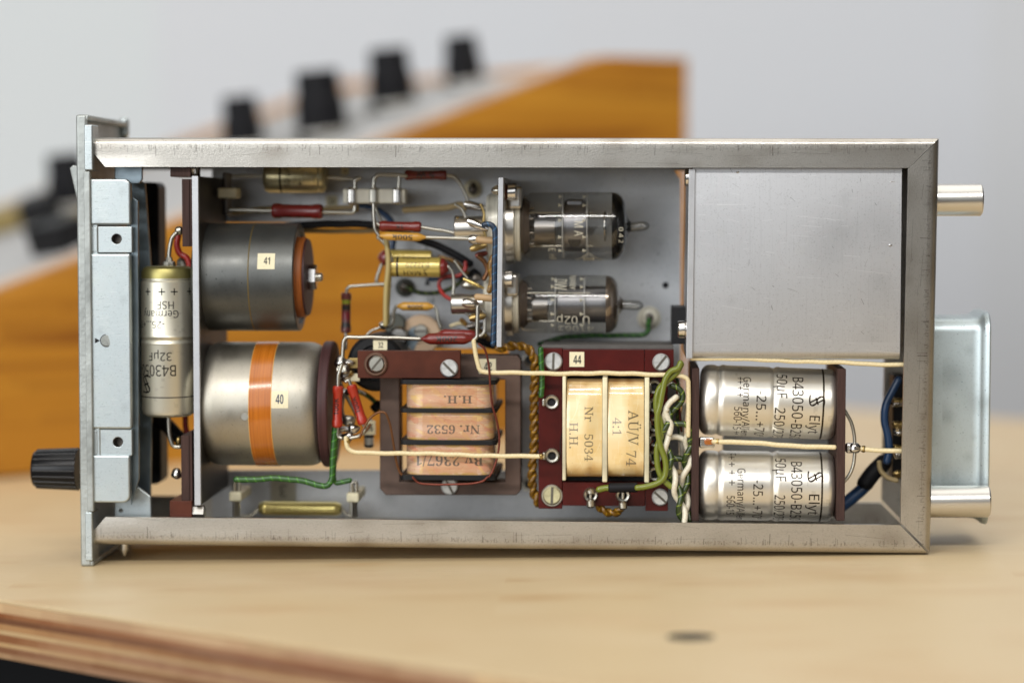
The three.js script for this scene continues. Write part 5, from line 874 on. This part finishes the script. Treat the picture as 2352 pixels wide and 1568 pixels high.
for (const [x, y, z, lab] of [[1244, 1048, -1, 'scorched sleeve end at the lower left eyelet'], [797, 1012, -1, 'scorched sleeve end under the red resistors'], [1647, 1014, -3, 'scorched sleeve end at the stained tag'], [1984, 1031, -4, 'scorched sleeve end right of the capacitor board']])
  add(mod, 'scorched_end', blobP(x, y, z, 7, 6.4, 6.4, x), M.brassLug, lab);
for (const [l, z, r, m, lab] of [
  [[[1540, 862], [1552, 880], [1560, 930], [1566, 990]], -12, 0.3, M.enamel, 'thin dark wire beside the twisted pairs'],
  [[[1498, 905], [1486, 925], [1490, 950], [1500, 975]], -5, 0.16, M.enamel, 'hair-thin enamel wire at the upper right eyelets'],
  [[[1500, 1012], [1490, 1030], [1492, 1055], [1502, 1070]], -5, 0.16, M.enamel, 'hair-thin enamel wire at the lower right eyelets'],
  [[[1572, 930], [1566, 1000], [1570, 1080], [1562, 1160]], -14, 0.55, M.whiteWire, 'cream wire hanging behind the right twisted pair'],
  [[[1530, 885], [1545, 880], [1556, 890], [1562, 915]], -6, 0.32, M.tinned, 'bare lead bent at the top right eyelet'],
  [[[1044, 600], [1060, 622], [1074, 640], [1078, 652]], -16, 0.32, M.tinned, 'thin bare lead beside the yellow capacitor'],
  [[[1050, 700], [1064, 712], [1080, 730], [1092, 748]], -14, 0.3, M.tinned, 'thin bare lead under the lower spigot'],
  [[[1036, 748], [1056, 742], [1076, 748], [1090, 762]], -24, 0.45, M.creamWire, 'cream wire end right of the trimmer'],
  [[[1010, 590], [1044, 600], [1068, 622], [1100, 640]], -27, 0.5, M.goldWire, 'mustard wire behind the yellow capacitor'],
  [[[1104, 470], [1112, 490], [1110, 520], [1116, 545]], -12, 0.35, M.brassLug, 'brown lead across the upper socket lugs'],
  [[[840, 772], [852, 760], [872, 752], [884, 748]], -19, 0.3, M.tinned, 'thin bare lead above the black control'],
  [[[1556, 870], [1560, 900], [1556, 950], [1564, 1010]], -15, 0.45, M.darkGreenWire, 'thin green wire behind the twisted pairs'],
  [[[1512, 1100], [1520, 1088], [1534, 1090], [1548, 1104]], -4, 0.4, M.olive, 'short olive end beside the lower right screw'],
  [[[780, 870], [790, 905], [786, 940], [795, 975]], -16, 0.35, M.tinned, 'bare lead behind the upright red resistor'],
  [[[812, 905], [826, 898], [838, 904]], -14, 0.35, M.tinned, 'short bare lead under the leaning resistor'],
  [[[800, 1003], [820, 1000], [838, 992], [850, 975]], -10, 0.3, M.brownEnamel, 'brown lead from the lower terminal to the diode'],
]) add(mod, 'wire', wire(l, z, r), m, lab);

// ---------------------------------------------------------------- the white insulated post, bottom posts and the gold tube
{
  const w = add(mod, 'feed_through', turned([[0, 0], [0, 2.9], [0.5, 2.9], [0.6, 2.1], [1.6, 1.9], [1.8, 1.5], [1.8, 0]], P(1491, 730, -37.6), V(0, 0, 1), 32), M.ceramic, 'white round insulated post right of the lower vacuum tube');
  add(w, 'pin', blobP(1493, 730, -34.6, 8, 12, 12, 6), M.darkMetal);
  for (const [x, y, lab] of [[540, 1141, 'cream insulator block on the left lower tag post'], [810, 1143, 'cream insulator block on the right lower tag post']]) {
    const s = add(mod, 'standoff', [boxP(x - 15, x + 14, y - 11, y + 11, -14, 14, 0.5)], M.cream, lab);
    add(s, 'tag_post', [tube(bent(PP([[x - 2, y + 42], [x - 2, y - 34], [x + 4, y - 40], [x + 9, y - 34], [x + 8, y - 8]], -16), 0.7), 0.5), cyl(P(x + 4, y + 45, -17), P(x + 4, y - 20, -17), 0.7, 0.2, 12)], M.tinned);
  }
  const z = -25, pr = [[0, 0], [0.3, 1.2], [1.6, 1.7]]; const A = P(592, 1167, z), B = P(786, 1167, z), L = B.x - A.x;
  for (let t = 1.8; t < L - 1.8; t += 0.55) pr.push([t, 1.72], [t + 0.27, 1.63]); pr.push([L - 1.6, 1.7], [L - 0.3, 1.2], [L, 0]);
  const gr = add(mod, 'wirewound_resistor', turned(pr, A, V(1, 0, 0), 32), std({ color: C(0.62, 0.52, 0.2), metalness: 1, roughness: 0.3 }), 'gold ribbed tube lying along the lower rail');
  add(gr, 'lead', wire([[545, 1182], [570, 1184], [594, 1167]], z, 0.4), M.tinned); add(gr, 'lead', wire([[784, 1167], [800, 1183], [818, 1182]], z, 0.4), M.tinned);
  const p = tex(canvas(64, 64, (c) => { c.fillStyle = '#b9b6a4'; c.fillRect(0, 0, 64, 64); put(c, '3', 32, 34, 40, 180, 'sans-serif', '#5a5a52'); }), true, false);
  const a = P(650, 1124, -37.5); add(mod, 'number_tag', new THREE.BoxGeometry(6.4, 6.4, 0.1).translate(a.x, a.y, -37.5), paper(p), 'faded grey paper tag behind the green wire');
}

// ---------------------------------------------------------------- twin capacitors at the lower right
{
  add(mod, 'capacitor_board', boxP(1588, 1607, 846, 1196, -2.6, 30, 0.15, 12), M.brownBoard, 'brown board at the left ends of the two lying capacitors');
  add(mod, 'capacitor_board', boxP(1921.5, 1944, 847, 1196, -2.6, 30, 0.15, 12), M.brownBoard, 'brown board at the right ends of the two lying capacitors');
  const build = (p0, p1, rpx, lab, tx) => {
    const z = -11, A = P(...p0, z), B = P(...p1, z), d = B.clone().sub(A), L = d.length(), r = rpx * K(z), pr = [[0, 0]], S = (x) => (x - p0[0]) / (p1[0] - p0[0]) * L;
    for (let i = 0; i <= 6; i++) { const a = i / 6 * Math.PI / 2; pr.push([2 - 2 * Math.cos(a), r - 2.4 + 2.4 * Math.sin(a)]); }
    for (const b of [S(1651), S(1776)]) for (const [dt, dr] of [[-1.3, 0], [-0.8, -0.12], [-0.3, -0.28], [0.2, -0.06], [0.6, 0.1], [1.0, 0.12], [1.5, 0]]) pr.push([b + dt, r + dr]);
    pr.push([L - 2, r]); for (let i = 1; i <= 5; i++) { const a = i / 5 * Math.PI / 2; pr.push([L - 2 + 1.8 * Math.sin(a), r - 2 + 2 * Math.cos(a)]); } pr.push([L - 0.2, 0]);
    const W = 1400, H = Math.round(1400 * L / (2 * Math.PI * r)), X = (x) => H * (1 - S(x) / L), mm = W / (2 * Math.PI * r), yc = (x) => lerp(p0[1], p1[1], S(x) / L);
    const Uy = (y, x) => { const q = Math.max(-0.985, Math.min(0.985, (y - yc(x)) / (rpx * 1.018))); return W * (0.5 + Math.asin(q) / (2 * Math.PI)); };
    const t = bodyTex(W, H, '#eae7de', (c) => {
      c.fillStyle = '#2a221a';
      for (const [s, x, y0, y1, size, st] of tx) { const u0 = Uy(y0, x), u1 = Uy(y1, x); c.save(); c.font = `${size * mm}px sans-serif`; const w0 = c.measureText(s).width; c.translate((u0 + u1) / 2, X(x)); c.scale((u1 - u0) / w0, 1); c.textAlign = 'center'; c.textBaseline = 'middle'; c.fillText(s, 0, 0); c.restore(); }
      const bx = tx.band; c.fillStyle = '#3a3226'; c.fillRect(0, X(bx) - 6, W, 11); c.fillStyle = '#2a221a'; twinS(c, Uy(tx.mark[1], tx.mark[0]), X(tx.mark[0]), 3.7 * mm, 0);
    });
    const cap = add(mod, 'electrolytic_capacitor', turned(pr, A, d, 80), std({ map: t, metalness: 0.92, roughness: 0.42, roughnessMap: texRough }), lab);
    return cap;
  };
  const t1 = [['++ + +', 1697, 860, 905, 3.0], ['560-15 +•', 1693, 926, 996, 2.6], ['Germany/Allem', 1712, 860, 1000, 2.4], ['-25...+70°', 1745, 890, 1002, 3.1], ['50µF', 1792, 855, 908, 3.4], ['250/275', 1789, 928, 1012, 3.4], ['B43050-B250', 1828, 860, 1006, 3.5], ['Elyt', 1868, 945, 992, 3.3]]; t1.band = 1887; t1.mark = [1872, 914];
  build([1607, 917], [1921, 929], 80.5, 'upper lying silver capacitor with sideways print', t1);
  const t2 = [['F+ + + +', 1678, 1036, 1106, 3.0], ['560-15', 1676, 1128, 1176, 2.6], ['Germany/Allem', 1700, 1066, 1192, 2.5], ['-25...+70°', 1738, 1092, 1190, 3.1], ['50µF', 1790, 1046, 1096, 3.4], ['250/275', 1788, 1126, 1192, 3.4], ['B43050-B250', 1826, 1052, 1192, 3.5], ['Elyt', 1866, 1122, 1176, 3.3]]; t2.band = 1884; t2.mark = [1869, 1086];
  build([1604, 1113], [1916, 1118], 79.5, 'lower lying silver capacitor with sideways print', t2);
  const lug = add(mod, 'solder_tag', [boxP(1606, 1642, 1004, 1029, -3.2, 1.6, 0.5)], M.solder, 'flat soldered tag stained orange between the two lying capacitors');
  add(lug, 'flux_stain', blobP(1630, 1014, -3.4, 13, 8, 4, 31), M.flux);
  add(mod, 'wire', wire([[1640, 1014], [1720, 1017], [1820, 1023], [1917, 1027]], -3, 0.58), M.creamWire, 'cream wire lying between the two lying capacitors');
  add(mod, 'inner_sheet', boxP(1660, 1915, 985, 1040, -26, 1, 0.1), M.chassis, 'grey sheet behind the two lying capacitors');
  add(mod, 'solder_tag', [boxP(1943, 1976, 1018, 1041, -4, 2, 0.6), blobP(1966, 1029, -3.6, 14, 10, 10, 33)], M.solder, 'soldered tag right of the capacitor board');
  add(mod, 'wire', wire([[1976, 1030], [2020, 1034], [2078, 1035]], -4, 0.58), M.creamWire, 'short cream wire from the tag to the right end');
  add(mod, 'wire', wire([[1942, 944], [1956, 970], [1963, 1000], [1964, 1022]], -5, 0.4), M.tinned, 'bare lead curving from the upper capacitor to the tag');
  add(mod, 'wire', wire([[1964, 1040], [1961, 1066], [1952, 1090], [1936, 1110]], -5, 0.4), M.tinned, 'bare lead curving from the tag to the lower capacitor');
  add(mod, 'wire', wire([[2064, 872], [2050, 900], [2036, 930], [2032, 965], [2040, 1005], [2042, 1040], [2038, 1058]], -17, 0.95), M.blueCable, 'blue wire bowing beside the connector tags');
  add(mod, 'wire', stiff([[2020, 1062], [2022, 1080], [2040, 1098], [2060, 1103]], -18, 0.6, 1.5), M.tanSleeve, 'reddish tan wire at the lowest connector tag');
  add(mod, 'cable', wire([[1930, 1165], [1960, 1142], [1988, 1116], [2000, 1098]], -20, 1.5), M.blueCable, 'dark blue cable leaving behind the capacitor board');
  add(mod, 'wire_sleeve', tube(curve(PP([[1988, 1110], [2006, 1086], [2030, 1062]], -20)), 2.0), M.rubber, 'black shrink sleeve on the dark blue cable');
}

renderer.render(scene, camera);
